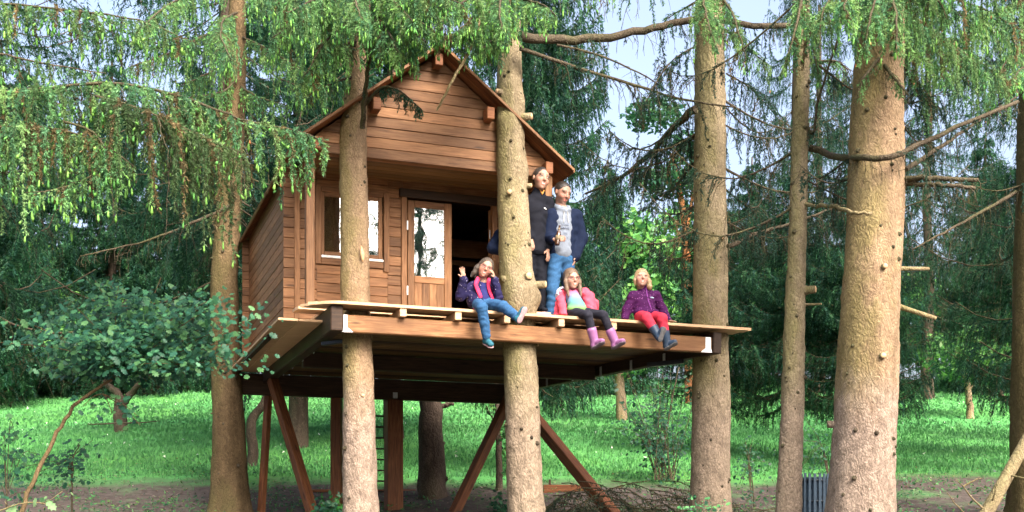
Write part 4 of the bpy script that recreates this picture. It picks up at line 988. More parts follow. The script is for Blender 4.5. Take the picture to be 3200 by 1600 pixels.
# forked orchard tree on the left of the meadow
def meadow_tree(px, py, Zd, wpx, label, forks, name='orchard_tree', mat='barkdark', crown=None, size=.08, n=3000, cols=LG*.7):
    x = (px-1600)/F*Zd; g = gz(x, Zd); root = empty(name, (x, Zd, g), 0, label, 'tree'); w = wpx/F*Zd/2
    for k, (pts, a, b) in enumerate(forks):
        p = smoothpath([np.array(W(*q, Zd+dy))-np.array([x, Zd, g]) for q, dy in pts], 14)
        o = limb_tube(root, p, w*a, w*b, mat, 'trunk' if k == 0 else 'limb', 10)
    if crown:
        v, f, c = leaf_cloud(n, [((cx-1600)/F*Zd-x, cy, (1600-cyp)/F*Zd-g, rx, ry, rz) for cx, cyp, cy, rx, ry, rz in crown], size, cols)
        tag(obj('crown', mesh_np('crown', v, f, c, [M['leaf']]), None, root), kind='stuff')
meadow_tree(378, 1345, 31.5, 40, 'small forked dark tree on the meadow', [([((378, 1365), 0), ((376, 1300), 0), ((378, 1250), 0)], 1.1, .9), ([((378, 1262), 0), ((368, 1230), 0), ((340, 1205), .3), ((300, 1150), .6)], .75, .35), ([((384, 1262), 0), ((410, 1230), 0), ((460, 1180), -.3), ((540, 1150), -.6)], .6, .3),
    ([((370, 1322), -.3), ((300, 1325), -.8), ((275, 1326), -1)], .12, .05), ([((385, 1322), -.3), ((450, 1320), -.8), ((500, 1315), -1.2)], .12, .05)],
    crown=[(330, 1080, 0, 1.6, 1.2, .8), (520, 1090, 0, 1.3, 1.2, .7), (420, 1020, 0, 1.6, 1.4, .8)])
meadow_tree(1940, 1320, 34, 36, 'thick grey trunk on the meadow behind the drooping twigs and shrub', [([((1945, 1345), 0), ((1940, 1260), 0), ((1935, 1150), 0), ((1920, 1000), 0)], 1.1, .6)], mat='bark', crown=[(1930, 1080, 0, 1.6, 1.4, 1.0), (1850, 1120, .4, 1.2, 1.2, .5)])
meadow_tree(3028, 1300, 36, 24, 'slender grey orchard trunk on the meadow right of the thick trunk', [([((3032, 1310), 0), ((3028, 1250), 0), ((3020, 1180), 0), ((2990, 1100), 0)], 1.0, .6), ([((3024, 1225), 0), ((3060, 1180), 0), ((3090, 1140), 0)], .4, .2)], mat='bark', crown=[(3020, 1110, 0, 1.5, 1.3, .9), (3100, 1150, .3, .9, .9, .5)])
meadow_tree(3130, 1290, 33, 24, 'dark crooked orchard trunk beside the dark brown spruce trunk', [([((3240, 1290), 0), ((3180, 1270), 0), ((3140, 1250), 0), ((3110, 1200), 0)], .8, .5), ([((3175, 1262), 0), ((3150, 1190), 0), ((3140, 1150), 0)], .5, .3)])
meadow_tree(800, 1450, 24, 36, 'curved dark trunk behind the left platform braces', [([((785, 1465), 0), ((788, 1400), 0), ((783, 1330), 0), ((800, 1290), 0), ((830, 1250), 0), ((850, 1150), .5)], 1.0, .6)])
meadow_tree(1555, 1530, 20.6, 22, 'thin dark sapling trunk with small leaves behind the knotty trunk', [([((1558, 1545), 0), ((1560, 1450), 0), ((1555, 1330), 0), ((1552, 1250), 0), ((1548, 1180), 0)], 1.1, .6), ([((1556, 1330), 0), ((1535, 1300), -.2), ((1520, 1270), -.3)], .3, .15)],
    crown=[(1530, 1285, -.3, .14, .2, .12), (1575, 1350, 0, .2, .3, .45), (1580, 1450, 0, .12, .2, .3)], size=.045, n=240, cols=LG*.5)
meadow_tree(1348, 1600, 20.3, 78, 'knobbly dark tree trunk carrying the rear beam under the platform', [([((1352, 1640), 0), ((1350, 1560), 0), ((1349, 1480), 0), ((1348, 1400), 0), ((1346, 1300), 0), ((1344, 1230), 0)], 1.35, .86), ([((1375, 1270), 0), ((1400, 1265), 0), ((1418, 1262), 0)], .22, .12), ([((1370, 1390), 0), ((1381, 1388), 0)], .35, .2), ([((1370, 1490), 0), ((1386, 1492), 0), ((1392, 1500), 0)], .5, .2)])
# orange sunlit pine trunk far behind
o_ = empty('pine_tree', W(2150, 1100, 33), 0, 'slim orange barked pine trunk catching the sun beside the tan trunk', 'pine tree'); bz = np.array(o_.location); g_ = gz(bz[0], bz[1]); o_.location.z = g_; bz[2] = g_
tube('trunk', [np.array(p)-bz for p in [W(2158, 1260, 33), W(2150, 1000, 33), W(2142, 700, 33), W(2120, 580, 33), W(2100, 480, 33)]], [.16, .15, .12, .08, .05], M['barkorange'], o_, 10)
limb_tube(o_, [np.array(p)-bz for p in [W(2143, 720, 33), W(2160, 640, 33), W(2172, 540, 33)]], .07, .03, 'barkorange')
v, f, c = leaf_cloud(2600, [((2105-1600)/F*33-bz[0], 0, (1600-560)/F*33-bz[2], 1.3, 1.0, .6), ((2050-1600)/F*33-bz[0], .3, (1600-350)/F*33-bz[2], 1.0, 1.0, .45), ((2160-1600)/F*33-bz[0], .3, (1600-450)/F*33-bz[2], .9, .9, .4)], .09, GREENS*1.3)
tag(obj('crown', mesh_np('crown', v, f, c, [M['needle']]), None, o_), kind='stuff')
print('background done')

# ------------------------------------------------------------------ oak sapling on the left with lobed leaves
def lobed_leaf():
    o = [(0, 0), (.16, .08), (.30, .26), (.20, .34), (.40, .55), (.24, .62), (.30, .82), (.12, .85), (0, 1.05)]
    pts = [(x, y, .06*math.sin(y*3)-.25*abs(x)**1.4) for x, y in o]+[(-x, y, .06*math.sin(y*3)-.25*abs(x)**1.4) for x, y in o[-2:0:-1]]
    mid = [(0, y, .06*math.sin(y*3)) for y in (.2, .5, .8)]
    vs = pts+mid; n = len(pts); m0, m1, m2 = n, n+1, n+2
    f = []
    near = lambda y: m1
    for i in range(n):
        j = (i+1) % n; a = near((pts[i][1]+pts[j][1])/2); f.append((i, j, a))
    f += []
    for s in ((2, 3), (5,)): pass
    return np.array(vs), np.array(f)
LV, LF = lobed_leaf()
def leaves_mesh(T_, sizes, cols):
    """many lobed leaves joined: T_ (N,3,3)+pos"""
    R_, P = T_; n = len(P)
    v = np.einsum('nij,kj->nki', R_, LV)*sizes[:, None, None]+P[:, None]
    f = (np.arange(n)[:, None, None]*len(LV)+LF[None]).reshape(-1, 3)
    return v.reshape(-1, 3), f, np.repeat(cols, len(LV), 0)
def leaf_frames(n, droop=.35):
    a = rng.random(n)*2*np.pi; dz = -droop*rng.random(n)+rng.normal(size=n)*.12
    y = np.stack([np.cos(a), np.sin(a)*.6-.3, dz-.45], -1); y /= np.linalg.norm(y, axis=1)[:, None]
    up = np.stack([rng.normal(size=n)*.35, rng.normal(size=n)*.4-.9, np.ones(n)*.8], -1); x = np.cross(y, up); x /= np.linalg.norm(x, axis=1)[:, None]
    return np.stack([x, y, np.cross(x, y)], -1)
def sapling(name, label, stem, mat, r0, r1, Zs, twigs, nl, size, cols, n_parts=0, leafname='leaf', cat='sapling'):
    p0 = Vector(stem[0]); g = gz(p0.x, p0.y); root = empty(name, (p0.x, p0.y, g), 0, label, cat); b = np.array(root.location)
    st = smoothpath([np.array(q)-b for q in stem], 22)
    limb_tube(root, st, r0, r1, mat, 'stem', 8)
    P = []
    for pts, cnt, spread, rr in twigs:
        tp = smoothpath([np.array(q)-b for q in pts], 10); limb_tube(root, tp, rr, .003, mat, 'branch', 5)
        for k in range(cnt):
            t = random.random()**.7; i = min(8, int(t*9)); q = tp[i]*(1-(t*9-i))+tp[i+1]*(t*9-i)
            P.append(q+np.clip(rng.normal(size=3), -1.6, 1.6)*np.array(spread))
    P = np.array(P); n = len(P); Fm = leaf_frames(n); S = size*(.4+1.0*rng.random(n)**1.3); K = cols[rng.integers(0, len(cols), n)]*(.75+.5*rng.random((n, 1)))
    order = np.argsort((P+b)[:, 1])        # nearest first become separate leaves
    for i in order[:n_parts]:
        key = ('leaf', int(i) % 6, name)
        if key not in _cache:
            _cache[key] = mesh_np('leaf', LV, LF, np.repeat(cols[[int(i) % len(cols)]]*(.8+.1*(int(i) % 6)), len(LV), 0), [M['leaf']])
        o = obj(leafname, _cache[key], None, root); m = Matrix(Fm[i].tolist()).to_4x4(); o.matrix_local = Matrix.Translation(Vector(P[i])) @ m @ Matrix.Scale(S[i], 4)
    rest = order[n_parts:]
    if len(rest):
        v, f, c = leaves_mesh((Fm[rest], P[rest]), S[rest], K[rest]); tag(obj('foliage', mesh_np('foliage', v, f, c, [M['leaf']]), None, root), kind='stuff')
    return root
OAK = np.array([[.028, .115, .065], [.045, .155, .075], [.02, .085, .055], [.085, .22, .085]])
tw = []
ZS = 11.0
for tip, cnt in [((90, 1010), 100), ((210, 960), 120), ((330, 890), 110), ((420, 900), 100), ((520, 900), 110), ((620, 930), 110), ((700, 960), 90), ((750, 1010), 70), ((740, 1090), 70), ((760, 1150), 55), ((650, 1120), 80), ((560, 1080), 100), ((450, 1050), 110), ((330, 1060), 110), ((200, 1100), 90), ((100, 1140), 70),
                 ((480, 1150), 60), ((600, 1180), 40), ((250, 1170), 40), ((360, 1130), 70), ((390, 980), 110), ((540, 990), 100), ((280, 990), 100), ((650, 1020), 80), ((30, 1080), 50), ((520, 850), 30), ((350, 860), 25)]:
    dz = random.uniform(-.5, .5); c0 = W(390, 1165, ZS); mid = W((390+tip[0])/2, (1140+tip[1])/2+random.uniform(-20, 10), ZS+dz*.5)
    tw.append(([c0, mid, W(tip[0]+random.uniform(-70, 50), tip[1]+random.uniform(-45, 25), ZS+dz)], int(cnt*random.uniform(.7, 2.6)), (random.uniform(.12, .34), .22, random.uniform(.025, .07)), .006))
for tip, cnt in [((430, 1300), 16), ((350, 1290), 12), ((260, 1270), 14), ((440, 1330), 8)]:
    tw.append(([W(320, 1230, ZS), W((320+tip[0])/2, (1230+tip[1])/2-10, ZS), W(*tip, ZS)], cnt, (.10, .10, .06), .006))
sapling('oak_sapling', 'young broadleaf tree with dense blue green lobed leaves and thin leaning brown stem', [W(50, 1640, ZS-.3), W(105, 1500, ZS-.15), W(170, 1370, ZS), W(225, 1280, ZS), W(300, 1215, ZS), W(390, 1165, ZS)], 'barkbrown', .024, .014, ZS, tw, 0, .068, OAK, 300)
# smaller undergrowth
DKL = np.array([[.018, .085, .045], [.03, .11, .05], [.02, .07, .04]])
sapling('undergrowth_shrub', 'small dark leafed shrub growing below the oak sapling', [W(225, 1640, 12.2), W(225, 1520, 12.2), W(230, 1430, 12.2), W(250, 1390, 12.2)], 'limb', .012, .006, 12,
        [([W(228, 1500, 12.2), W(215, 1440, 12.2), W(x, y, 12.2)], 18, (.10, .10, .09), .005) for x, y in ((200, 1420), (250, 1380), (290, 1375), (265, 1400), (215, 1480), (160, 1470), (110, 1480), (60, 1460))], 0, .065, DKL, 60, cat='shrub')
sapling('undergrowth_twig', 'thin pale twig with a few light green leaves at the foot of the leaning stem', [W(-40, 1610, 10.5), W(60, 1575, 10.5), W(130, 1572, 10.5), W(160, 1588, 10.5)], 'palelimb', .008, .004, 10.5,
        [([W(30, 1580, 10.5), W(20, 1575, 10.4), W(15, 1565, 10.4)], 4, (.05, .05, .04), .003), ([W(130, 1572, 10.5), W(160, 1560, 10.4), W(195, 1535, 10.4)], 5, (.06, .05, .03), .003), ([W(45, 1577, 10.5), W(42, 1590, 10.4), W(40, 1580, 10.4)], 3, (.03, .03, .02), .003)], 0, .085, np.array([[.13, .25, .10], [.17, .29, .13]]), 12, cat='shrub')
sapling('undergrowth_shrub', 'low leafy shrub in the shaded ground corner left of the oak stem', [W(20, 1640, 11.6), W(20, 1540, 11.6), W(15, 1450, 11.6)], 'limb', .010, .005, 12,
        [([W(20, 1560, 11.6), W((20+x)/2, y, 11.6), W(x, y, 11.6)], 24, (.13, .12, .10), .004) for x, y in ((0, 1400), (60, 1440), (120, 1420), (40, 1330), (10, 1370), (90, 1540), (-30, 1500))], 0, .07, OAK*.8, 60, cat='shrub')
sapling('undergrowth_shrub', 'dark green leafy shrub on the ground behind the window trunk', [W(1040, 1660, 15.4), W(1040, 1600, 15.4), W(1045, 1560, 15.4)], 'limb', .010, .005, 15,
        [([W(1040, 1600, 15.4), W((1040+x)/2, (1600+y)/2, 15.4), W(x, y, 15.4)], 30, (.10, .10, .07), .004) for x, y in ((1000, 1570), (1040, 1545), (1075, 1550), (1020, 1590), (1080, 1590))], 0, .075, np.array([[.03, .15, .035], [.04, .19, .04]]), 60, cat='shrub')
sapling('undergrowth_shrub', 'bright pinnate leaved shrub at the foot of the pale tan trunk', [W(2200, 1660, 13.6), W(2190, 1610, 13.6), W(2185, 1580, 13.6)], 'limb', .008, .004, 13,
        [([W(2190, 1605, 13.6), W((2190+x)/2, (1600+y)/2-6, 13.6), W(x, y, 13.6)], 16, (.045, .06, .03), .003) for x, y in ((2135, 1585), (2160, 1548), (2215, 1560), (2265, 1570), (2240, 1590), (2120, 1600))], 0, .05, np.array([[.10, .36, .12], [.14, .42, .14]]), 40, cat='shrub')
sapling('undergrowth_shrub', 'small dark leafy shrub by the foot of the dark rear brace', [W(1560, 1630, 17.6), W(1560, 1590, 17.6), W(1565, 1550, 17.6)], 'limb', .008, .004, 15,
        [([W(1560, 1600, 17.6), W((1560+x)/2, (1600+y)/2, 17.6), W(x, y, 17.6)], 26, (.09, .09, .06), .003) for x, y in ((1530, 1560), (1570, 1545), (1550, 1580), (1590, 1580))], 0, .07, DKL, 30, cat='shrub')
# thin stemmed shrub in front of the meadow, right of the braces
tw = []
for k in range(30):
    x0 = random.uniform(2045, 2110); x1 = x0+random.uniform(-170, 90); y1 = random.uniform(1130, 1420)
    Zq = 21.4+random.uniform(-.5, .5)
    tw.append(([W(x0, 1500, Zq), W(x0*.6+x1*.4, 1360, Zq), W(x1, y1, Zq)], 36, (.10, .2, .14), .009))
sapling('thin_stemmed_shrub', 'many stemmed shrub with small dark leaves at the meadow edge beside the brush pile', [W(2075, 1545, 21.6), W(2070, 1450, 21.6), W(2090, 1300, 21.6), W(2120, 1150, 21.6)], 'limb', .03, .01, 21, tw, 0, .075, DKL*.9, 100, cat='shrub')
# a second one behind the slim trunk and hanging leafy bits at right
tw = [([W(2600, 1560, 19), W(2570, 1400, 19), W(2540+random.uniform(-60, 60), random.uniform(1300, 1500), 19)], 18, (.12, .2, .16), .006) for k in range(8)]
tw += [([W(2350, 1560, 18.5), W(2340, 1450, 18.5), W(2330+random.uniform(-60, 80), random.uniform(1330, 1520), 18.5)], 20, (.12, .2, .16), .006) for k in range(8)]
sapling('thin_stemmed_shrub', 'loose dark leaved shrub growing around the foot of the slim trunk', [W(2360, 1620, 18.5), W(2350, 1500, 18.5), W(2330, 1380, 18.5)], 'limb', .014, .005, 18, tw, 0, .06, DKL, 60, cat='shrub')
# ------------------------------------------------------------------ brush pile, leaning pole, small furniture
def brush(name, label, boxpx, Zr, n, col, dead=.4):
    x0, x1, y0, y1 = boxpx; c0 = W((x0+x1)/2, y1, sum(Zr)/2); root = empty(name, (c0.x, c0.y, gz(c0.x, c0.y)), 0, label, 'brush pile'); b = np.array(root.location); fo = Foliage()
    for k in range(n):
        Zq = random.uniform(*Zr); p = np.array(W(random.uniform(x0, x1), random.uniform(y0, y1), Zq)); p[2] = max(p[2], gz(p[0], p[1])+.03); a = random.uniform(-.6, .6)+(0 if random.random() < .5 else math.pi)
        ln = random.uniform(.7, 1.5); d = np.array([math.cos(a), math.sin(a)*.5, -.28]); path = np.array([p+d*t*ln+np.array([0, 0, -.25*t*t+.1*math.sin(t*3)]) for t in np.linspace(0, 1, 7)])
        path[:, 2] = np.maximum(path[:, 2], [gz(q[0], q[1])+.03 for q in path]); path -= b
        fo.tw.append((path, .009)); limb(fo, path, sec=.06, hang=.3, bright=0, dead=dead, droop=.4, col=col, cone=0)
    v, f = twigs_np(fo.tw); tag(obj('twigs', mesh_np('twigs', v, f), M['limb'], root), kind='stuff')
    v, f, c = needles_np(fo.seg, .022, 60, .011)
    if len(v): tag(obj('needles', mesh_np('needles', v, f, c, [M['needle']]), None, root), kind='stuff')
brush('brush_pile', 'heap of cut spruce branches with grey and green twigs behind the right brace', (1720, 2160, 1500, 1615), (15.8, 18), 75, np.array([.022, .055, .034]), .3)
brush('brush_pile', 'low scatter of dead twigs between the pale tan trunk and the slim trunk', (2290, 2480, 1570, 1640), (15, 17), 14, np.array([.03, .06, .03]), .75)
brush('brush_pile', 'tangle of bare dead twigs on the ground beside the leaning dead pole', (2880, 3060, 1585, 1650), (12, 14), 9, np.array([.05, .07, .03]), 1.0)
# leaning dead pole at the right
lp = empty('leaning_pole', (W(3070, 1620, 10.2).x, 10.2, gz(4.3, 10.2)), 0, 'pale dead spruce pole leaning beside the dark brown trunk', 'dead tree'); b = np.array(lp.location)
pp = np.array([np.array(W(px, py, z))-b for px, py, z in ((3010, 1730, 10.0), (3090, 1590, 10.2), (3190, 1410, 10.4), (3330, 1150, 10.8), (3480, 880, 11.3))])
tube('stem', smoothpath(pp, 24), np.linspace(.068, .045, 24), M['palelimb'], lp, 12)
for pts in ([(3150, 1485, 10.3), (3180, 1490, 10.2), (3230, 1500, 10.1)], [(3085, 1600, 10.2), (3040, 1560, 10.1), (3010, 1520, 10.0), (2985, 1500, 10)], [(3060, 1640, 10.1), (3000, 1590, 10), (2960, 1540, 9.9)], [(3100, 1580, 10.2), (3110, 1530, 10.1), (3120, 1500, 10.1)], [(3010, 1520, 10), (3050, 1500, 10), (3070, 1495, 10)]):
    limb_tube(lp, smoothpath([np.array(W(*q))-b for q in pts], 8), .010, .003, 'palelimb', 'twig', 5)
# dead pole at far left foreground is part of the sapling; blue grey slatted bin behind the slim trunk
zb = 15.2; c_ = W(2545, 1600, zb); g = gz(c_.x, c_.y)
bn = empty('slatted_bin', (c_.x, c_.y, g), R(-4), 'blue grey slatted bin standing between the slim trunk and the thick trunk', 'bin')
M['blue'] = plain('blue_grey_paint', (.016, .032, .052), .6, .3, 0, 25, .35)
hb = W(0, 1478, zb).z-g
for k in range(10):
    a = -math.pi*.98+k*math.pi*.96/9; x, y = .20*math.cos(a), .20*math.sin(a)
    bx('slat', M['blue'], bn, (x-.017, y-.008, 0), (x+.017, y+.008, hb-random.uniform(0, .015)), .003)
for zz in (.12, hb*.5, hb-.1):
    v, f = tube_np([(.185*math.cos(t), .185*math.sin(t), zz) for t in np.linspace(-math.pi, math.pi, 25)], .012, 6, False); obj('hoop', mesh_np('hoop', v, f), M['steel'], bn)
v, f = tube_np([(0, 0, .02), (0, 0, hb-.06)], [.17, .175], 20); obj('liner', mesh_np('liner', v, f), M['blue'], bn)
# ladder against the rear beam
ld = empty('ladder', L(2.05, 6.0, gz(*L(2.05, 6.0, 0).xy)), A, 'dark narrow ladder leaning at the rear of the platform behind the window trunk', 'ladder')
zt = 1.78-ld.location.z
for s in (-.2, .2): beam('rail', M['dark'], ld, (s, .45, -.05), (s, -.12, zt), .035, .05)
for k in range(9):
    t = (k+.6)/9.3; beam('rung', M['dark'], ld, (-.18, .45-.57*t, zt*t), (.18, .45-.57*t, zt*t), .03, .03)
# garden bench under the rear edge
bc = W(1130, 1530, 21); gb2 = gz(bc.x, bc.y); gb3 = empty('garden_bench', (bc.x, bc.y, gb2), R(3), 'low plank bench on the bare ground under the rear edge of the platform', 'bench')
hb = bc.z-gb2
bx('seat', M['darkz'], gb3, (-1.02, -.15, hb-.05), (1.02, .15, hb)); 
for x in (-.85, .85): bx('leg', M['dark'], gb3, (x-.04, -.13, -.1), (x+.04, .13, hb-.052))
rb = W(1770, 1482, 20.4); rg = gz(rb.x, rb.y)
pl = empty('timber_edging', (rb.x, rb.y, rg), R(2), 'reddish timber board edging the meadow behind the brush pile', 'board')
bx('board', M['darkz'], pl, (-.42, -.03, -.1), (.50, .03, min(.12, rb.z-rg+.02)))
for x in (-.3, .4): bx('stake', M['dark'], pl, (x-.02, .032, -.15), (x+.02, .07, min(.22, rb.z-rg+.05)))
# ------------------------------------------------------------------ people (signed distance shapes -> one smooth skin each)
def rotm(x=0, y=0, z=0): return np.array((Matrix.Rotation(R(z), 3, 'Z') @ Matrix.Rotation(R(y), 3, 'Y') @ Matrix.Rotation(R(x), 3, 'X')))
class SDF:
    def __init__(s): s.p = []
    def cap(s, a, b, ra, rb=None, k=.015, sub=False): s.p.append(('c', np.array(a, float), np.array(b, float), ra, ra if rb is None else rb, k, sub)); return s
    def ell(s, c, r, m=None, k=.015, sub=False): s.p.append(('e', np.array(c, float), np.array(r, float), np.eye(3) if m is None else m, k, sub)); return s
    def chain(s, pts, rs, k=.015):
        for i in range(len(pts)-1): s.cap(pts[i], pts[i+1], rs[i], rs[i+1], k)
        return s
    def plane(s, c, n): s.p.append(('p', np.array(c, float), norm(np.array(n, float)))); return s      # keeps the side n points away from
    def mesh(s, vox, wob=0.0, wf=25.0, name='skin'):
        lo, hi = np.full(3, 1e9), np.full(3, -1e9)
        for q in s.p:
            if q[0] == 'c' and not q[6]:
                r = max(q[3], q[4]); lo = np.minimum(lo, np.minimum(q[1], q[2])-r); hi = np.maximum(hi, np.maximum(q[1], q[2])+r)
            if q[0] == 'e' and not q[5]: r = q[2].max(); lo = np.minimum(lo, q[1]-r); hi = np.maximum(hi, q[1]+r)
        lo -= .03+2*vox; hi += .03+2*vox
        n = np.ceil((hi-lo)/vox).astype(int)+1; D = np.full(n, .5, np.float32)
        ax = [lo[i]+vox*np.arange(n[i]) for i in range(3)]
        for q in s.p:
            if q[0] == 'p':
                G = ((ax[0]-q[1][0])*q[2][0])[:, None, None]+((ax[1]-q[1][1])*q[2][1])[None, :, None]+((ax[2]-q[1][2])*q[2][2])[None, None]
                D = np.maximum(D, G.astype(np.float32)); continue
            if q[0] == 'c': r = max(q[3], q[4]); a = np.minimum(q[1], q[2])-r; b = np.maximum(q[1], q[2])+r; k = q[5]; sub = q[6]
            else: r = q[2].max(); a = q[1]-r; b = q[1]+r; k = q[4]; sub = q[5]
            mg = k*2+3*vox; i0 = np.clip(((a-mg-lo)/vox).astype(int), 0, n-1); i1 = np.clip(((b+mg-lo)/vox).astype(int)+2, 1, n)
            X = ax[0][i0[0]:i1[0]][:, None, None]; Y = ax[1][i0[1]:i1[1]][None, :, None]; Z = ax[2][i0[2]:i1[2]][None, None]
            if q[0] == 'c':
                d = q[2]-q[1]; l2 = max(d@d, 1e-9); t = np.clip(((X-q[1][0])*d[0]+(Y-q[1][1])*d[1]+(Z-q[1][2])*d[2])/l2, 0, 1)
                S_ = np.sqrt((X-q[1][0]-t*d[0])**2+(Y-q[1][1]-t*d[1])**2+(Z-q[1][2]-t*d[2])**2)-(q[3]+(q[4]-q[3])*t)
            else:
                m = q[3]; x, y, z = X-q[1][0], Y-q[1][1], Z-q[1][2]
                u = [(m[0, i]*x+m[1, i]*y+m[2, i]*z)/q[2][i] for i in range(3)]; e = np.sqrt(u[0]**2+u[1]**2+u[2]**2); S_ = (e-1)*q[2].min()*np.where(e > 1, 1, 1)
                g = np.sqrt((u[0]/q[2][0])**2+(u[1]/q[2][1])**2+(u[2]/q[2][2])**2)+1e-6; S_ = e*(e-1)/g
            sl = tuple(slice(i0[i], i1[i]) for i in range(3)); C_ = D[sl]
            if sub: h = np.clip(.5-.5*(C_+S_)/max(k, 1e-4), 0, 1); D[sl] = C_*(1-h)-S_*h+k*h*(1-h)
            else: h = np.clip(.5+.5*(C_-S_)/max(k, 1e-4), 0, 1); D[sl] = C_*(1-h)+S_*h-k*h*(1-h)
        if wob:
            X, Y, Z = ax[0][:, None, None], ax[1][None, :, None], ax[2][None, None]
            D = D+wob*1.2*(np.sin(X*wf+2*np.sin(Z*wf*.7))*np.sin(Z*wf*1.3+1.5*np.sin(Y*wf*.9+X*wf*.5)))
            cr = np.sin(Z*wf*2.6+2.2*np.sin(X*wf*.8+Y*wf*.5)+1.3*np.sin(Y*wf*1.1)); D = D+wob*.8*np.abs(cr)**.5*np.sign(cr)*(.5+.5*np.sin(X*wf*.6+Z*wf*.4+2))
        ins = D < 0; nx, ny, nz = n
        cell = np.zeros((nx-1, ny-1, nz-1), np.int8)
        for i in (0, 1):
            for j in (0, 1):
                for k in (0, 1): cell += ins[i:nx-1+i, j:ny-1+j, k:nz-1+k]
        act = np.argwhere((cell > 0) & (cell < 8)); idx = np.full(cell.shape, -1, np.int64); idx[tuple(act.T)] = np.arange(len(act))
        acc = np.zeros((len(act), 3)); cnt = np.zeros(len(act))
        cor = [(i, j, k) for i in (0, 1) for j in (0, 1) for k in (0, 1)]
        for a in range(8):
            for b in range(a+1, 8):
                ca, cb_ = np.array(cor[a]), np.array(cor[b])
                if np.abs(ca-cb_).sum() != 1: continue
                va = D[tuple((act+ca).T)]; vb = D[tuple((act+cb_).T)]; m = (va < 0) != (vb < 0); t = np.where(m, va/(va-vb+1e-12), 0)
                acc += np.where(m[:, None], ca+(cb_-ca)*t[:, None], 0); cnt += m
        v = lo+(act+acc/np.maximum(cnt, 1)[:, None])*vox
        F_ = []
        for d in range(3):
            e1, e2 = [(1, 2), (2, 0), (0, 1)][d]
            sh = list(ins.shape); A_ = [slice(None)]*3; B_ = [slice(None)]*3; A_[d] = slice(0, -1); B_[d] = slice(1, None)
            ch = ins[tuple(A_)] != ins[tuple(B_)]; pos = np.argwhere(ch); up = ins[tuple(A_)][tuple(pos.T)]
            ok = (pos[:, e1] > 0) & (pos[:, e2] > 0) & (pos[:, e1] < n[e1]-1) & (pos[:, e2] < n[e2]-1); pos = pos[ok]; up = up[ok]
            q = []
            for o1, o2 in ((0, 0), (1, 0), (1, 1), (0, 1)):
                p = pos.copy(); p[:, e1] -= 1-o1; p[:, e2] -= 1-o2; q.append(idx[tuple(p.T)])
            q = np.stack(q, -1); q[~up] = q[~up][:, ::-1]; F_.append(q[(q >= 0).all(1)])
        return v, np.concatenate(F_)
def cloth(name, col, rough=.85, nscale=18, amt=.18, bmp=.35): return plain(name, col, rough, .15, 0, nscale, amt, bmp)
def skinmat(name, col):
    m, nt, b = new_mat(name, .55, .35); a = nt.nodes.new('ShaderNodeVertexColor'); a.layer_name = 'col'
    nt.links.new(a.outputs[0], b.inputs['Base Color']); b.inputs['Subsurface Weight'].default_value = .08; b.inputs['Subsurface Radius'].default_value = (.02, .008, .004); b.inputs['Subsurface Scale'].default_value = .3
    return m
M['skin'] = skinmat('skin', None)
def hairmat(name, c0, c1):
    m, nt, b = new_mat(name, .45, .4); v, _ = coords(nt, (60, 60, 4)); n = noise(nt, v, 2.5, 4, .6); nt.links.new(ramp(nt, n, [(.3, c0), (.7, c1)]), b.inputs['Base Color']); bump(nt, b, n, .6, .01); return m
def dots(name, col, dcol, scale, size):
    m, nt, b = new_mat(name, .8, .15); v, _ = coords(nt); vo = nd(nt, 'ShaderNodeTexVoronoi', Scale=scale); nt.links.new(v, vo.inputs['Vector'])
    n = noise(nt, v, 14, 4); c = mix(nt, n, tuple(x*.7 for x in col), tuple(x*1.25 for x in col))
    nt.links.new(mix(nt, ramp(nt, vo.outputs['Distance'], [(size, (1, 1, 1)), (size+.06, (0, 0, 0))]), c, dcol), b.inputs['Base Color']); bump(nt, b, n, .4, .008); return m
M['jeans'] = cloth('blue_denim', (.026, .08, .175), .9, 45, .22); M['navy'] = cloth('navy_jacket', (.004, .009, .028)); M['black'] = cloth('black_cloth', (.006, .007, .012))
M['navydots'] = dots('navy_speckled_jacket', (.012, .010, .045), (.55, .5, .6), 34, .10); M['pinklining'] = cloth('pink_lining', (.60, .035, .10))
M['navytee'] = cloth('navy_shirt', (.02, .022, .10)); M['coralpink'] = cloth('coral_fleece', (.62, .075, .12)); M['greyfleece'] = cloth('grey_fleece', (.42, .40, .48))
M['leggings'] = cloth('dark_leggings', (.02, .02, .03)); M['mauve'] = plain('mauve_rubber', (.27, .11, .25), .4, .4, 0, 10, .1); M['solegrey'] = plain('grey_rubber_sole', (.16, .12, .15), .8, .2, 0, 40, .3)
M['purpledots'] = dots('purple_dotted_jacket', (.048, .006, .055), (.36, .13, .34), 42, .13); M['redpants'] = cloth('coral_trousers', (.50, .035, .065)); M['navyboot'] = plain('navy_rubber', (.02, .04, .075), .45, .4, 0, 12, .2)
M['bootsole'] = plain('dark_boot_sole', (.10, .10, .105), .8, .2, 0, 40, .3); M['teal'] = plain('teal_shoe', (.02, .10, .14), .7, .2, 0, 25, .3); M['pinksole'] = plain('pink_sole', (.33, .20, .21), .7, .2, 0, 40, .2)
M['hoodie'] = cloth('grey_hoodie', (.155, .18, .225)); M['eyew'] = plain('eye_white', (.75, .73, .70), .3, .5, 0, 5, .05); M['eyed'] = plain('eye_iris', (.03, .025, .022), .2, .5, 0, 5, .05)
M['teeth'] = plain('teeth', (.8, .78, .72), .3, .5, 0, 5, .05); M['frame'] = plain('glasses_frame', (.20, .05, .07), .35, .5, 0, 20, .1); M['beer'] = plain('brown_glass', (.045, .016, .005), .08, .6, 0, 8, .2); M['labelp'] = plain('paper_label', (.17, .13, .08), .7, .2, 0, 30, .2)
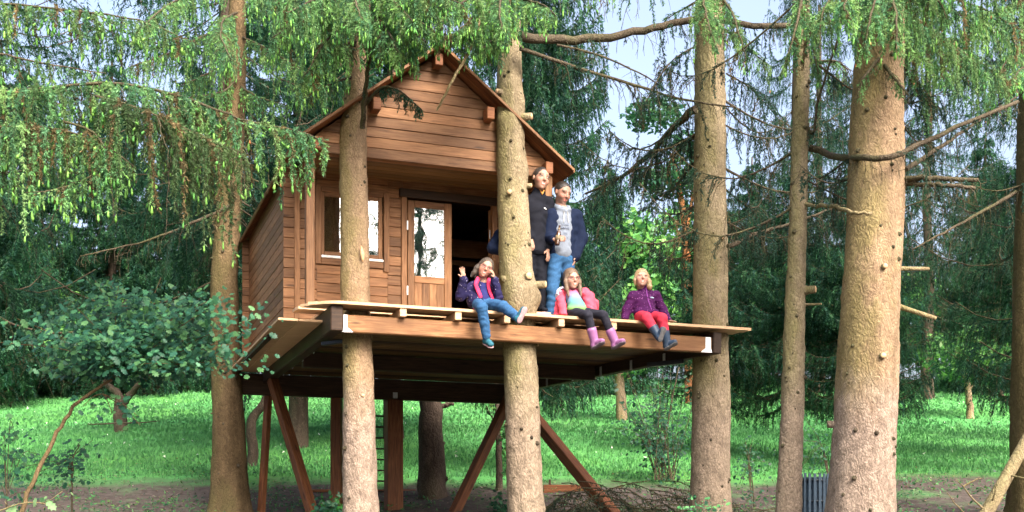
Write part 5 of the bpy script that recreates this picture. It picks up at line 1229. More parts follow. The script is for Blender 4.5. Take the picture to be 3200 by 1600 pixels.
def gradtee():
    m, nt, b = new_mat('rainbow_shirt', .85, .15); tc = nt.nodes.new('ShaderNodeTexCoord'); sp = nt.nodes.new('ShaderNodeSeparateXYZ'); nt.links.new(tc.outputs['Generated'], sp.inputs[0])
    nt.links.new(ramp(nt, sp.outputs['Z'], [(.15, (.24, .40, .08)), (.36, (.11, .33, .20)), (.55, (.11, .27, .40)), (.72, (.22, .20, .34)), (.88, (.40, .09, .17))]), b.inputs['Base Color']); return m
M['gradtee'] = gradtee()

def Jp(px, py, v): q = onv(px, py, v); return np.array([q.x, q.y, q.z])
class Person:
    def __init__(s, label, base, group='family on the tree house deck'):
        s.b = np.array(base, float); s.root = empty('person', L(*base), A, label, 'person', group)
    def J(s, px, py, v): return Jp(px, py, v)-s.b
    def part(s, name, sd, vox, mat, wob=0, wf=25, parent=None, col=None):
        v, f = sd.mesh(vox, wob, wf)
        return obj(name, mesh_np(name, v, f, col, [M[mat] if isinstance(mat, str) else mat], smooth=True), None, parent or s.root)
def head_sdf(sd, c, Rm_, h, neck_to, neckr, fat=1.0, smile=.0):
    T = lambda p: np.array(c)+Rm_@(np.array(p)*h)
    e = lambda p, r, k=.012, sub=False: sd.ell(T(p), np.array(r)*h, Rm_, k, sub)
    e((0, .07, .13), (.335, .41, .37)); e((0, -.08, -.08), (.285*fat, .30, .36), .02); e((0, -.13, -.30), (.20*fat, .20, .17), .02); e((0, -.25, -.41), (.085, .08, .07), .015)
    for x in (-1, 1):
        e((x*.155*fat, -.22, -.14), (.12*fat, .12, .12), .02); e((x*.335, .05, -.02), (.035, .075, .115), .008); e((x*.14, -.385, .035), (.085, .05, .05), .01, True)
    sd.cap(T((0, -.335, .05)), T((0, -.425, -.115)), .034*h, .056*h, .008); sd.cap(T((-.055, -.37, -.125)), T((.055, -.37, -.125)), .032*h, .032*h, .006)
    sd.cap(T((-.17, -.30, .105)), T((.17, -.30, .105)), .05*h, .05*h, .012)
    sd.chain([T((-.10, -.318, -.232)), T((-.04, -.342, -.250)), T((.04, -.342, -.250)), T((.10, -.318, -.232))], [.016*h, .024*h, .024*h, .016*h], .006); sd.chain([T((-.085, -.318, -.262)), T((-.035, -.336, -.308)), T((.035, -.336, -.308)), T((.085, -.318, -.262))], [.014*h, .025*h, .025*h, .014*h], .006)
    sd.cap(T((0, .06, -.30)), neck_to, neckr, neckr*1.1, .02)
    return T
def skin_colors(v, c, Rm_, h, tone, lipc=(.50, .16, .13), browc=None, stubble=None):
    q = ((v-np.array(c))@Rm_)/h; col = np.tile(np.array(tone, float), (len(v), 1))
    x, y, z = np.abs(q[:, 0]), q[:, 1], q[:, 2]
    front = y < -.12; near = (np.abs(q) < .62).all(1)
    def put(m, cc, a): col[m] = col[m]*(1-a)+np.array(cc)*a
    put(near & front & (((x-.17)/.11)**2+((z+.14)/.10)**2 < 1), (tone[0], tone[1]*.68, tone[2]*.66), .55)
    put(near & front & ((x/.07)**2+((z+.11)/.08)**2 < 1) & (y < -.36), (tone[0]*.98, tone[1]*.75, tone[2]*.72), .5)
    if stubble: put(near & front & (z < -.16) & (z > -.47) & (x < .26), stubble, .45)
    put(near & front & (x < .115) & (z > -.335+3.2*x*x*1.8) & (z < -.228+.6*x*x) & (y < -.26), lipc, .85)
    put(near & front & (np.abs(x-.15) < .10) & (np.abs(z-.03) < .055), (tone[0]*.66, tone[1]*.52, tone[2]*.47), .6)
    if browc: put(near & front & (np.abs(x-.15) < .10) & (np.abs(z-.125+.25*np.maximum(0, x-.16)) < .03), browc, .95)
    return col
def face_bits(P, T, Rm_, h, par, smile=True, glasses=False, closed=False, mouth_open=.0):
    for x in (-1, 1):
        if not closed:
            sd = SDF().ell(T((x*.145, -.318, .024)), np.array([.050, .036, .017])*h, Rm_, .002); P.part('eye', sd, .0032, 'eyew', parent=par)
            sd = SDF().chain([T((x*.145-.062, -.325, .030)), T((x*.145-.02, -.350, .046)), T((x*.145+.02, -.350, .046)), T((x*.145+.062, -.325, .030))], [.007*h, .010*h, .010*h, .007*h], .002); P.part('eyelid', sd, .0032, 'eyed', parent=par)
            sd = SDF().ell(T((x*.145, -.338, .024)), np.array([.024, .022, .020])*h, Rm_, .002); P.part('iris', sd, .003, 'eyed', parent=par)
        else:
            sd = SDF().chain([T((x*.145-.055, -.338, .022)), T((x*.145, -.345, .012)), T((x*.145+.055, -.338, .022))], [.009*h]*3, .002); P.part('eyelid', sd, .0035, 'eyed', parent=par)
    if smile:
        sd = SDF().chain([T((-.080, -.334, -.252)), T((-.04, -.358, -.276)), T((.04, -.358, -.276)), T((.080, -.334, -.252))], [.008*h, .015*h, .015*h, .008*h], .004); P.part('teeth', sd, .0035, 'teeth', parent=par)
    if glasses:
        g = None
        for x in (-1, 1):
            pts = [T((x*.155+.105*math.cos(t), -.425+.03*abs(math.cos(t)), .02+.075*math.sin(t))) for t in np.linspace(0, 2*math.pi, 17)]
            g0 = tube('glasses' if g is None else 'rim', pts, .0032, M['frame'], par if g is None else par, 5); g = g or g0
            tube('temple', [T((x*.26, -.40, .03)), T((x*.335, -.10, .04)), T((x*.345, .04, .03))], .0028, M['frame'], par, 5)
        tube('bridge', [T((-.05, -.43, .035)), T((0, -.44, .045)), T((.05, -.43, .035))], .003, M['frame'], par, 5)
def hand(sd, wrist, d, palm_n, size=1.0, side=1, curl=.25, spread=.22, thumb_out=.9):
    """wrist point, direction d of the fingers, palm normal; five bent fingers"""
    d = norm(np.array(d, float)); nrm = np.array(palm_n, float); nrm = norm(nrm-d*(nrm@d)); sx = np.cross(d, nrm)*side
    w = np.array(wrist, float); s = size
    pc = w+d*.045*s; m = np.stack([sx, d, nrm], -1)
    sd.ell(pc, np.array([.036, .048, .016])*s, m, .010)
    for k, (off, ln) in enumerate([(-.027, .066), (-.009, .076), (.010, .072), (.027, .056)]):
        p0 = w+d*.080*s+sx*off*s; dd = norm(d+sx*off*spread*25*.5); p1 = p0+dd*ln*.5*s+nrm*curl*.012*s; p2 = p1+norm(dd+nrm*curl*1.6)*ln*.5*s
        sd.chain([p0, p1, p2], [.0095*s, .0088*s, .0075*s], .004)
    t0 = w+d*.025*s-sx*.028*s; t1 = t0+norm(d*.6-sx*thumb_out)*.035*s+nrm*.006*s; t2 = t1+norm(d*.9-sx*thumb_out*.5+nrm*.3*curl)*.030*s
    sd.chain([t0, t1, t2], [.012*s, .0105*s, .008*s], .006)
def shoe(P, name, ank, toe_dir, up, ln, mat, sole, boot=0, wid=.036, knee=None):
    """foot from ankle; toe_dir forward, up = leg direction"""
    f = norm(np.array(toe_dir, float)); u = np.array(up, float); u = norm(u-f*(u@f)); sx = np.cross(f, u); m = np.stack([sx, f, u], -1); a = np.array(ank, float)
    sd = SDF(); heel = a-u*.035-f*.02
    sd.ell(heel+f*.0, (wid*.95, .045, .045), m, .01); sd.ell(heel+f*ln*.42, (wid*1.08, ln*.36, .036), m, .015); sd.ell(heel+f*ln*.66-u*.008, (wid*1.05, ln*.22, .028), m, .012); sd.cap(heel, a+u*.02, .040, .042, .012)
    if boot: sd.cap(a, a+norm(np.array(knee)-a)*boot, .053, .062, .012)
    sd.plane(heel-u*.040, -u)
    o = P.part(name, sd, .0075, mat)
    s2 = SDF(); c = heel-u*.042
    s2.ell(c+f*0, (wid*1.0, .05, .012), m, .01); s2.ell(c+f*ln*.34, (wid*.92, ln*.36, .012), m, .01); s2.ell(c+f*ln*.62, (wid*1.12, ln*.27, .012), m, .01)
    P.part('sole', s2, .0065, sole, parent=o)
def legs(sd, pts, rs, k=.02): sd.chain(pts, rs, k)

# ---------------------------------------------------------------- girl waving, navy speckled jacket
def girl_a():
    P = Person('girl with glasses and long grey brown hair waving, speckled navy jacket lined pink', Jp(1508, 962, .12)); J = P.J
    hip = J(1508, 945, .13); chest = J(1508, 905, .16); nk = J(1510, 880, .16); hc = J(1517, 838, .11); h = .255; Rh = rotm(x=6, y=22, z=-8)
    shR, shL = J(1474, 895, .16), J(1546, 897, .16); elR, wrR = J(1440, 925, .10), J(1450, 868, .00); elL, wrL = J(1556, 930, .02), J(1545, 868, -.02)
    sd = SDF(); T = head_sdf(sd, hc, Rh, h, nk+np.array([0, 0, -.02]), .042, 1.05)
    sd.cap(nk-np.array([0, 0, .03]), hip, .055, .075, .03); sd.cap(shR, shL, .03, .03, .03)
    sd.chain([shR, elR, wrR], [.030, .026, .021]); sd.chain([shL, elL, wrL], [.030, .026, .021])
    hand(sd, wrR, J(1443, 838, -.02)-J(1450, 868, 0), (0, -1, .1), .85, 1, .1, .35, 1.1); hand(sd, wrL, J(1538, 845, -.05)-wrL, (-.7, .5, 0), .8, -1, 1.0, .1)
    hips = [J(1492, 950, .12), J(1526, 950, .12)]; knees = [J(1506, 962, -.26), J(1572, 958, -.20)]; anks = [J(1521, 1058, -.20), J(1617, 992, -.50)]
    for a, b, c in zip(hips, knees, anks): sd.chain([a, b, c], [.05, .04, .03])
    v, f = sd.mesh(.0068); tone = (.36, .20, .14); body = obj('body', mesh_np('body', v, f, skin_colors(v, hc, Rh, h, tone, browc=(.20, .13, .09)), [M['skin']], smooth=True), None, P.root)
    face_bits(P, T, Rh, h, body, True, True)
    # trousers
    sd = SDF(); 
    for a, b, c in zip(hips, knees, anks): legs(sd, [a, b, b*.5+c*.5, c-(c-b)*.08], [.078, .068, .060, .053])
    sd.ell(hip, (.125, .10, .085), None, .03); P.part('jeans', sd, .0105, 'jeans', .003, 45)
    # shirt and jacket
    sd = SDF().cap(nk-np.array([0, -.0, .05]), hip+np.array([0, -.0, .04]), .068, .10, .02).ell(chest, (.10, .08, .10), None, .02); sd.ell(nk+np.array([0, -.05, .03]), (.06, .06, .05), None, .01, True); P.part('shirt', sd, .0105, 'navytee', .002, 40)
    sd = SDF().cap(chest+np.array([-.035, .03, .02]), hip+np.array([-.06, .02, .02]), .105, .135, .02).cap(chest+np.array([.035, .03, .02]), hip+np.array([.06, .02, .03]), .105, .13, .02)
    sd.chain([shR+np.array([0, 0, -.01]), elR, wrR+(elR-wrR)*.12], [.062, .062, .052], .03); sd.chain([shL+np.array([0, 0, -.01]), elL, wrL+(elL-wrL)*.12], [.062, .060, .052], .03)
    sd.ell(nk+np.array([0, .03, -.01]), (.085, .07, .05), None, .03); sd.cap(shR, nk+np.array([-.03, .02, -.03]), .058, .05, .03); sd.cap(shL, nk+np.array([.03, .02, -.03]), .058, .05, .03)
    # open front
    sd.ell(chest+np.array([.015, -.17, -.06]), (.075, .14, .20), rotm(y=-14), .01, True); sd.ell(nk+np.array([0, -.06, .04]), (.055, .09, .08), None, .01, True)
    sd.plane(hip+np.array([0, 0, -.06]), (0, 0, -1))
    P.part('jacket', sd, .0105, 'navydots', .004, 38)
    def front(pts, r):
        pa = smoothpath(pts, 16); v, f = tube_np(pa, r*1.25, 8, False); c_ = np.repeat(pa, 8, 0); v = c_+(v-c_)*np.array([1, .35, 1]); obj('jacket_lining', mesh_np('jacket_lining', v, f, smooth=True), M['pinklining'], P.root)
    front([nk+np.array([-.075, -.035, .03]), J(1487, 890, .05), J(1497, 915, .025), J(1503, 938, .02), J(1488, 958, .0), J(1483, 968, -.02)], np.linspace(.022, .018, 16))
    front([nk+np.array([.06, -.035, .03]), J(1527, 893, .06), J(1534, 920, .04), J(1548, 945, .03), J(1556, 955, .03)], np.linspace(.020, .016, 16))
    shoe(P, 'shoe', anks[0], (.28, -.90, -.42), knees[0]-anks[0], .17, 'teal', 'pinksole'); shoe(P, 'shoe', anks[1], (.42, -.15, .90), (-.25, .95, .1), .19, 'teal', 'pinksole')
    # hair: cap, long falls
    M['hairA'] = hairmat('grey_brown_hair', (.026, .019, .015), (.095, .074, .058))
    sd = SDF().ell(T((0, .09, .15)), np.array([.36, .44, .395])*h, Rh, .01); sd.ell(T((.03, -.46, -.06)), np.array([.33, .40, .43])*h, Rh, .01, True)
    sd.chain([T((-.30, .0, .10)), T((-.36, .05, -.15)), T((-.40, .08, -.42)), T((-.46, .10, -.62))], [.10*h, .13*h, .12*h, .06*h], .02); sd.chain([T((.30, .05, .10)), T((.36, .08, -.12)), T((.36, .12, -.35))], [.10*h, .09*h, .05*h], .02); sd.chain([T((0, .36, .0)), T((-.08, .38, -.5))], [.28*h, .20*h], .02)
    P.part('hair', sd, .009, 'hairA', .002, 90)
girl_a()
# ---------------------------------------------------------------- girl in coral pink jacket
def girl_b():
    P = Person('girl with glasses in coral pink jacket, rainbow shirt and mauve rubber boots', Jp(1800, 985, .10)); J = P.J
    hip = J(1800, 972, .12); chest = J(1787, 930, .24); nk = J(1785, 908, .25); hc = J(1786, 872, .19); h = .262; Rh = rotm(x=4, y=-4, z=3)
    shR, shL = J(1750, 918, .26), J(1828, 916, .26); elR, wrR = J(1738, 952, .32), J(1742, 985, .28); elL, wrL = J(1858, 948, .36), J(1862, 985, .40)
    sd = SDF(); T = head_sdf(sd, hc, Rh, h, nk+np.array([0, .01, -.02]), .040, 1.04)
    sd.cap(nk-np.array([0, 0, .03]), hip, .05, .07, .03); sd.cap(shR, shL, .03, .03, .03); sd.chain([shR, elR, wrR], [.030, .025, .020]); sd.chain([shL, elL, wrL], [.030, .025, .020])
    hand(sd, wrR, (0, -.8, -.25), (0, -.2, -1), .8, -1, .3); hand(sd, wrL, (.3, -.6, -.25), (0, -.2, -1), .8, 1, .3)
    hips = [J(1785, 975, .12), J(1818, 975, .12)]; knees = [J(1838, 985, -.24), J(1886, 985, -.22)]; anks = [J(1858, 1068, -.22), J(1922, 1068, -.22)]
    for a, b, c in zip(hips, knees, anks): sd.chain([a, b, c], [.048, .038, .028])
    v, f = sd.mesh(.0068); body = obj('body', mesh_np('body', v, f, skin_colors(v, hc, Rh, h, (.39, .235, .175), browc=(.28, .19, .12)), [M['skin']], smooth=True), None, P.root); face_bits(P, T, Rh, h, body, True, True)
    sd = SDF(); [legs(sd, [a, b, c], [.070, .056, .045]) for a, b, c in zip(hips, knees, anks)]; sd.ell(hip, (.12, .09, .075), None, .03); P.part('leggings', sd, .0105, 'leggings', .002, 40)
    sd = SDF().cap(nk-np.array([0, .01, .04]), hip+np.array([0, -.02, .04]), .075, .115, .02).ell(chest+np.array([0, -.01, 0]), (.105, .085, .11), None, .02).ell(hip+np.array([.0, -.03, .02]), (.13, .11, .06), None, .03); sd.ell(nk+np.array([0, -.05, .04]), (.05, .05, .045), None, .01, True); P.part('shirt', sd, .0105, 'gradtee', .0015, 30)
    sd = SDF().cap(shR+np.array([.0, 0, -.01]), J(1762, 985, .14), .060, .055, .03).cap(J(1843, 926, .24), J(1855, 975, .22), .062, .05, .03).cap(shL, J(1845, 970, .2), .06, .06, .03)
    sd.cap(shR, shL, .058, .058, .02); sd.chain([shL, elL, wrL], [.056, .052, .044], .03)
    sd.ell(nk+np.array([0, .05, 0]), (.10, .06, .06), None, .03); sd.ell(chest+np.array([.0, .07, -.08]), (.13, .06, .17), None, .02)
    sd.ell(chest+np.array([.012, -.20, -.02]), (.105, .17, .26), rotm(y=-6), .012, True); sd.ell(nk+np.array([0, -.06, .05]), (.06, .09, .08), None, .01, True); sd.plane(hip+np.array([0, 0, -.055]), (0, 0, -1))
    P.part('jacket', sd, .0105, 'coralpink', .004, 32)
    mid = shR*.45+elR*.55; P.part('upper_sleeve', SDF().chain([shR+np.array([-.01, 0, .0]), mid], [.064, .06], .02), .0105, 'greyfleece', .003, 35); P.part('lower_sleeve', SDF().chain([mid, elR, wrR], [.060, .058, .046], .02), .0105, 'coralpink', .006, 45)
    tube('hood_edge', smoothpath([J(1742, 918, .21), J(1747, 904, .19), J(1757, 899, .20), J(1764, 900, .21)], 10), .015, M['greyfleece'], P.root, 8)
    for a, b in zip(anks, knees): shoe(P, 'rubber_boot', a, (.42, -.70, .30), (0, .45, .85), .19, 'mauve', 'solegrey', .14, .037, b)
    M['hairB'] = hairmat('light_brown_hair', (.06, .036, .022), (.18, .118, .075))
    sd = SDF().ell(T((0, .09, .15)), np.array([.37, .44, .41])*h, Rh, .01); sd.ell(T((.03, -.44, -.09)), np.array([.30, .37, .41])*h, Rh, .01, True)
    for x in (-1, 1): sd.chain([T((x*.30, -.06, .12)), T((x*.36, -.10, -.15)), T((x*.36, -.18, -.50)), T((x*.33, -.30, -.85))], [.09*h, .11*h, .10*h, .05*h], .02)
    sd.chain([T((0, .34, .0)), T((0, .34, -.6))], [.28*h, .2*h], .02); P.part('hair', sd, .009, 'hairB', .002, 90)
girl_b()
# ---------------------------------------------------------------- blond girl in purple
def girl_c():
    P = Person('blond girl in dotted purple jacket, coral trousers and navy rubber boots on the deck edge', Jp(2018, 1003, .10)); J = P.J
    hip = J(2018, 985, .13); chest = J(2012, 945, .16); nk = J(2011, 908, .17); hc = J(2005, 870, .13); h = .250; Rh = rotm(x=-8, y=4, z=-16)
    shR, shL = J(1978, 926, .17), J(2048, 924, .17); elR, wrR = J(1960, 966, .20), J(1952, 1002, .17); elL, wrL = J(2070, 968, .16), J(2090, 1003, .05)
    sd = SDF(); T = head_sdf(sd, hc, Rh, h, nk+np.array([0, .01, -.02]), .040, 1.08)
    sd.cap(nk-np.array([0, 0, .03]), hip, .05, .07, .03); sd.cap(shR, shL, .03, .03, .03); sd.chain([shR, elR, wrR], [.030, .025, .020]); sd.chain([shL, elL, wrL], [.030, .025, .020])
    hand(sd, wrL, (.5, -.75, -.1), (0, -.1, -1), .75, 1, .2); hand(sd, wrR, (-.1, -.8, -.2), (0, -.1, -1), .75, -1, .3)
    hips = [J(2000, 988, .12), J(2036, 988, .12)]; knees = [J(2020, 992, -.24), J(2068, 995, -.24)]; anks = [J(2058, 1050, -.34), J(2084, 1072, -.24)]
    for a, b, c in zip(hips, knees, anks): sd.chain([a, b, c], [.048, .038, .028])
    v, f = sd.mesh(.0068); body = obj('body', mesh_np('body', v, f, skin_colors(v, hc, Rh, h, (.40, .24, .18), browc=(.50, .34, .22)), [M['skin']], smooth=True), None, P.root); face_bits(P, T, Rh, h, body, True, False, False)
    sd = SDF(); [legs(sd, [a, b, b*.45+c*.55], [.078, .068, .058]) for a, b, c in zip(hips, knees, anks)]; sd.ell(hip, (.12, .09, .075), None, .03); P.part('trousers', sd, .0105, 'redpants', .002, 40)
    sd = SDF().cap(nk-np.array([0, -.01, .06]), hip+np.array([0, 0, .02]), .088, .135, .03).ell(chest, (.155, .115, .13), None, .03).ell(chest+np.array([0, 0, -.08]), (.15, .12, .12), None, .03).ell(hip+np.array([0, -.02, .02]), (.175, .14, .08), None, .03)
    sd.chain([shR, elR, wrR+(elR-wrR)*.1], [.064, .062, .050], .03); sd.chain([shL, elL, wrL+(elL-wrL)*.1], [.064, .062, .048], .03); sd.cap(nk+np.array([0, .0, -.03]), nk+np.array([0, -.008, .02]), .066, .060, .015); sd.cap(shR, nk+np.array([0, .0, -.05]), .066, .06, .03); sd.cap(shL, nk+np.array([0, .0, -.05]), .066, .06, .03)
    sd.plane(hip+np.array([0, 0, -.065]), (0, 0, -1)); P.part('jacket', sd, .0105, 'purpledots', .004, 34)
    M['zip'] = plain('purple_zip', (.22, .04, .26), .5, .3, 0, 30, .1); tube('zip', smoothpath([nk+np.array([.0, -.068, .02]), chest+np.array([0, -.128, .0]), hip+np.array([0, -.172, .03])], 10), .006, M['zip'], P.root, 6)
    M['badge'] = plain('pale_badge', (.45, .60, .75), .6, .2, 0, 30, .2); P.part('badge', SDF().ell(chest+np.array([.065, -.095, .045]), (.026, .030, .012), rotm(y=6, z=20), .002), .004, 'badge')
    shoe(P, 'rubber_boot', anks[0], (.22, -.25, .85), (0, .95, .25), .17, 'navyboot', 'bootsole', .12, .036, knees[0]); shoe(P, 'rubber_boot', anks[1], (.55, -.55, .38), (-.1, .6, .75), .175, 'navyboot', 'bootsole', .14, .036, knees[1])
    M['hairC'] = hairmat('blond_hair', (.24, .155, .075), (.43, .32, .185))
    sd = SDF().ell(T((0, .09, .15)), np.array([.37, .44, .40])*h, Rh, .01); sd.ell(T((-.03, -.44, -.14)), np.array([.31, .37, .42])*h, Rh, .01, True)
    sd.chain([T((-.30, -.05, .12)), T((-.34, -.03, -.15)), T((-.33, .0, -.40))], [.09*h, .09*h, .04*h], .02); sd.chain([T((.30, -.02, .12)), T((.38, .0, -.15)), T((.44, .02, -.42)), T((.46, .02, -.52))], [.10*h, .14*h, .14*h, .06*h], .02); sd.chain([T((.05, .36, .0)), T((.1, .38, -.42))], [.30*h, .24*h], .02)
    P.part('hair', sd, .009, 'hairC', .002, 90)
girl_c()
# ---------------------------------------------------------------- man with a bottle
def man():
    vv = .36; base = Jp(1752, 1000, vv); base[2] = DECK; P = Person('man in navy jacket over grey hoodie and jeans holding a brown beer bottle', base); J = P.J
    waist = J(1753, 792, vv); chest = J(1755, 705, vv); nk = J(1756, 650, vv); hc = J(1758, 604, vv-.03); h = .285; Rh = rotm(x=20, y=4, z=16)
    shR, shL = J(1722, 672, vv+.02), J(1800, 674, vv+.02); elR, wrR = J(1714, 745, vv-.02), J(1731, 748, vv-.22); elL, wrL = J(1817, 745, vv+.02), J(1798, 806, vv-.05)
    sd = SDF(); T = head_sdf(sd, hc, Rh, h, nk+np.array([0, .02, -.03]), .062, .98)
    sd.cap(nk-np.array([0, 0, .06]), waist, .09, .11, .04); sd.cap(shR, shL, .05, .05, .04); sd.chain([shR, elR, wrR], [.045, .038, .030]); sd.chain([shL, elL, wrL], [.045, .038, .030])
    bot = J(1744, 742, vv-.28)
    hand(sd, wrR, (.7, -.45, .05), (.2, .9, .0), 1.05, -1, 1.3, .1); hand(sd, wrL, (-.3, -.1, -.9), (-.6, .2, 0), .95, 1, .4)
    hips = [J(1734, 812, vv), J(1772, 812, vv)]; knees = [J(1728, 905, vv-.05), J(1776, 905, vv)]; anks = [np.array([J(1722, 990, vv)[0], .0, .09]), np.array([J(1782, 990, vv)[0], .02, .09])]
    for a, b, c in zip(hips, knees, anks): sd.chain([a, b, c], [.075, .055, .04])
    v, f = sd.mesh(.0074); body = obj('body', mesh_np('body', v, f, skin_colors(v, hc, Rh, h, (.30, .165, .12), browc=(.10, .07, .05), stubble=(.20, .12, .09)), [M['skin']], smooth=True), None, P.root); face_bits(P, T, Rh, h, body, False, False, True)
    sd = SDF(); [legs(sd, [a, b, c+np.array([0, 0, -.03])], [.098, .080, .070], .02) for a, b, c in zip(hips, knees, anks)]; sd.ell(J(1753, 808, vv), (.165, .115, .10), None, .04); P.part('jeans', sd, .012, 'jeans', .004, 30)
    sd = SDF().cap(nk-np.array([0, -.01, .10]), waist+np.array([0, 0, .02]), .125, .145, .03).ell(chest, (.155, .115, .20), None, .04); sd.chain([nk+np.array([-.075, -.03, -.01]), nk+np.array([-.06, .06, .02]), nk+np.array([.06, .06, .02]), nk+np.array([.075, -.03, -.01])], [.038, .045, .045, .038], .02)
    sd.chain([nk+np.array([-.07, -.06, -.02]), nk+np.array([0, -.10, -.06]), nk+np.array([.07, -.06, -.02])], [.032, .03, .032], .02); P.part('hoodie', sd, .0105, 'hoodie', .003, 28)
    M['print'] = plain('faded_print', (.115, .135, .18), .9, .1, 0, 60, .4)
    for zz, w in ((-.02, .10), (-.06, .12), (-.13, .06), (-.19, .08)):
        for k in range(4): bx('shirt_print', M['print'], P.root, chest+np.array([-w/2+k*w/4, -.139+abs(k-1.5)*.004, zz-.010]), chest+np.array([-w/2+(k+.7)*w/4, -.128+abs(k-1.5)*.004, zz+.010+.004*(k % 2)]), .001)
    for x in (-.025, .025): tube('drawstring', [nk+np.array([x, -.125, -.07]), nk+np.array([x*1.2, -.135, -.16]), nk+np.array([x*1.3, -.132, -.22])], .004, M['white'], P.root, 5)
    sd = SDF().ell(chest+np.array([-.0, .03, .02]), (.205, .125, .20), None, .04).cap(chest+np.array([-.06, .03, .05]), waist+np.array([-.06, .03, -.07]), .13, .125, .03).cap(chest+np.array([.07, .03, .05]), waist+np.array([.075, .03, -.08]), .13, .135, .03)
    sd.chain([shR+np.array([.0, 0, -.01]), elR, wrR+(elR-wrR)*.15], [.085, .074, .058], .04); sd.chain([shL+np.array([0, 0, -.01]), elL, wrL+(elL-wrL)*.05], [.088, .078, .064], .04)
    sd.cap(shR, nk+np.array([-.04, .03, -.06]), .085, .07, .03); sd.cap(shL, nk+np.array([.04, .03, -.06]), .085, .07, .03); sd.ell(chest+np.array([-.0, -.22, -.08]), (.098, .20, .46), rotm(y=2), .012, True); sd.ell(nk+np.array([0, -.05, .06]), (.10, .14, .12), None, .02, True); sd.plane(waist+np.array([0, 0, -.11]), (0, 0, -1)); P.part('jacket', sd, .012, 'navy', .0028, 22)
    for a, x in zip(anks, (-.15, .15)): shoe(P, 'shoe', a+np.array([0, 0, -.01]), (x, -1, 0), (0, 0, 1), .24, 'black', 'solegrey', 0, .045)
    M['hairM'] = hairmat('short_dark_hair', (.008, .006, .005), (.026, .019, .015))
    sd = SDF().ell(T((0, .09, .15)), np.array([.345, .42, .372])*h, Rh, .01); sd.ell(T((0, -.40, -.08)), np.array([.36, .36, .40])*h, Rh, .01, True); sd.plane(T((0, .1, -.12)), Rh@np.array([0, -.35, -1])); P.part('hair', sd, .009, 'hairM', .001, 120)
    # bottle: a thing of its own, held in the hand
    B_ = empty('beer_bottle', L(*(bot+P.b)), A, 'brown glass beer bottle with pale label in the hand of the man', 'bottle'); prof = [(.0, -.10), (.030, -.10), (.031, -.09), (.031, .03), (.026, .06), (.014, .10), (.012, .145), (.014, .148), (.014, .16), (0, .161)]
    def lathe(pr, n=16):
        a = np.linspace(0, 2*np.pi, n, endpoint=False); v = np.array([[r*math.cos(t), r*math.sin(t), z] for r, z in pr for t in a]); i = np.arange(len(pr)-1)[:, None]*n; j = np.arange(n)[None]; k = (j+1) % n
        return v, np.stack([i+j, i+k, i+n+k, i+n+j], -1).reshape(-1, 4)
    v, f = lathe(prof); obj('glass', mesh_np('glass', v, f, smooth=True), M['beer'], B_); v, f = lathe([(.0312, -.04), (.0318, -.04), (.0318, .02), (.0312, .02)]); obj('label', mesh_np('label', v, f), M['labelp'], B_); v, f = lathe([(.0148, .098), (.0152, .098), (.0134, .125), (.0130, .125)]); obj('neck_label', mesh_np('neck_label', v, f), M['labelp'], B_)
    B_.rotation_euler = (R(-6), R(10), A)
man()
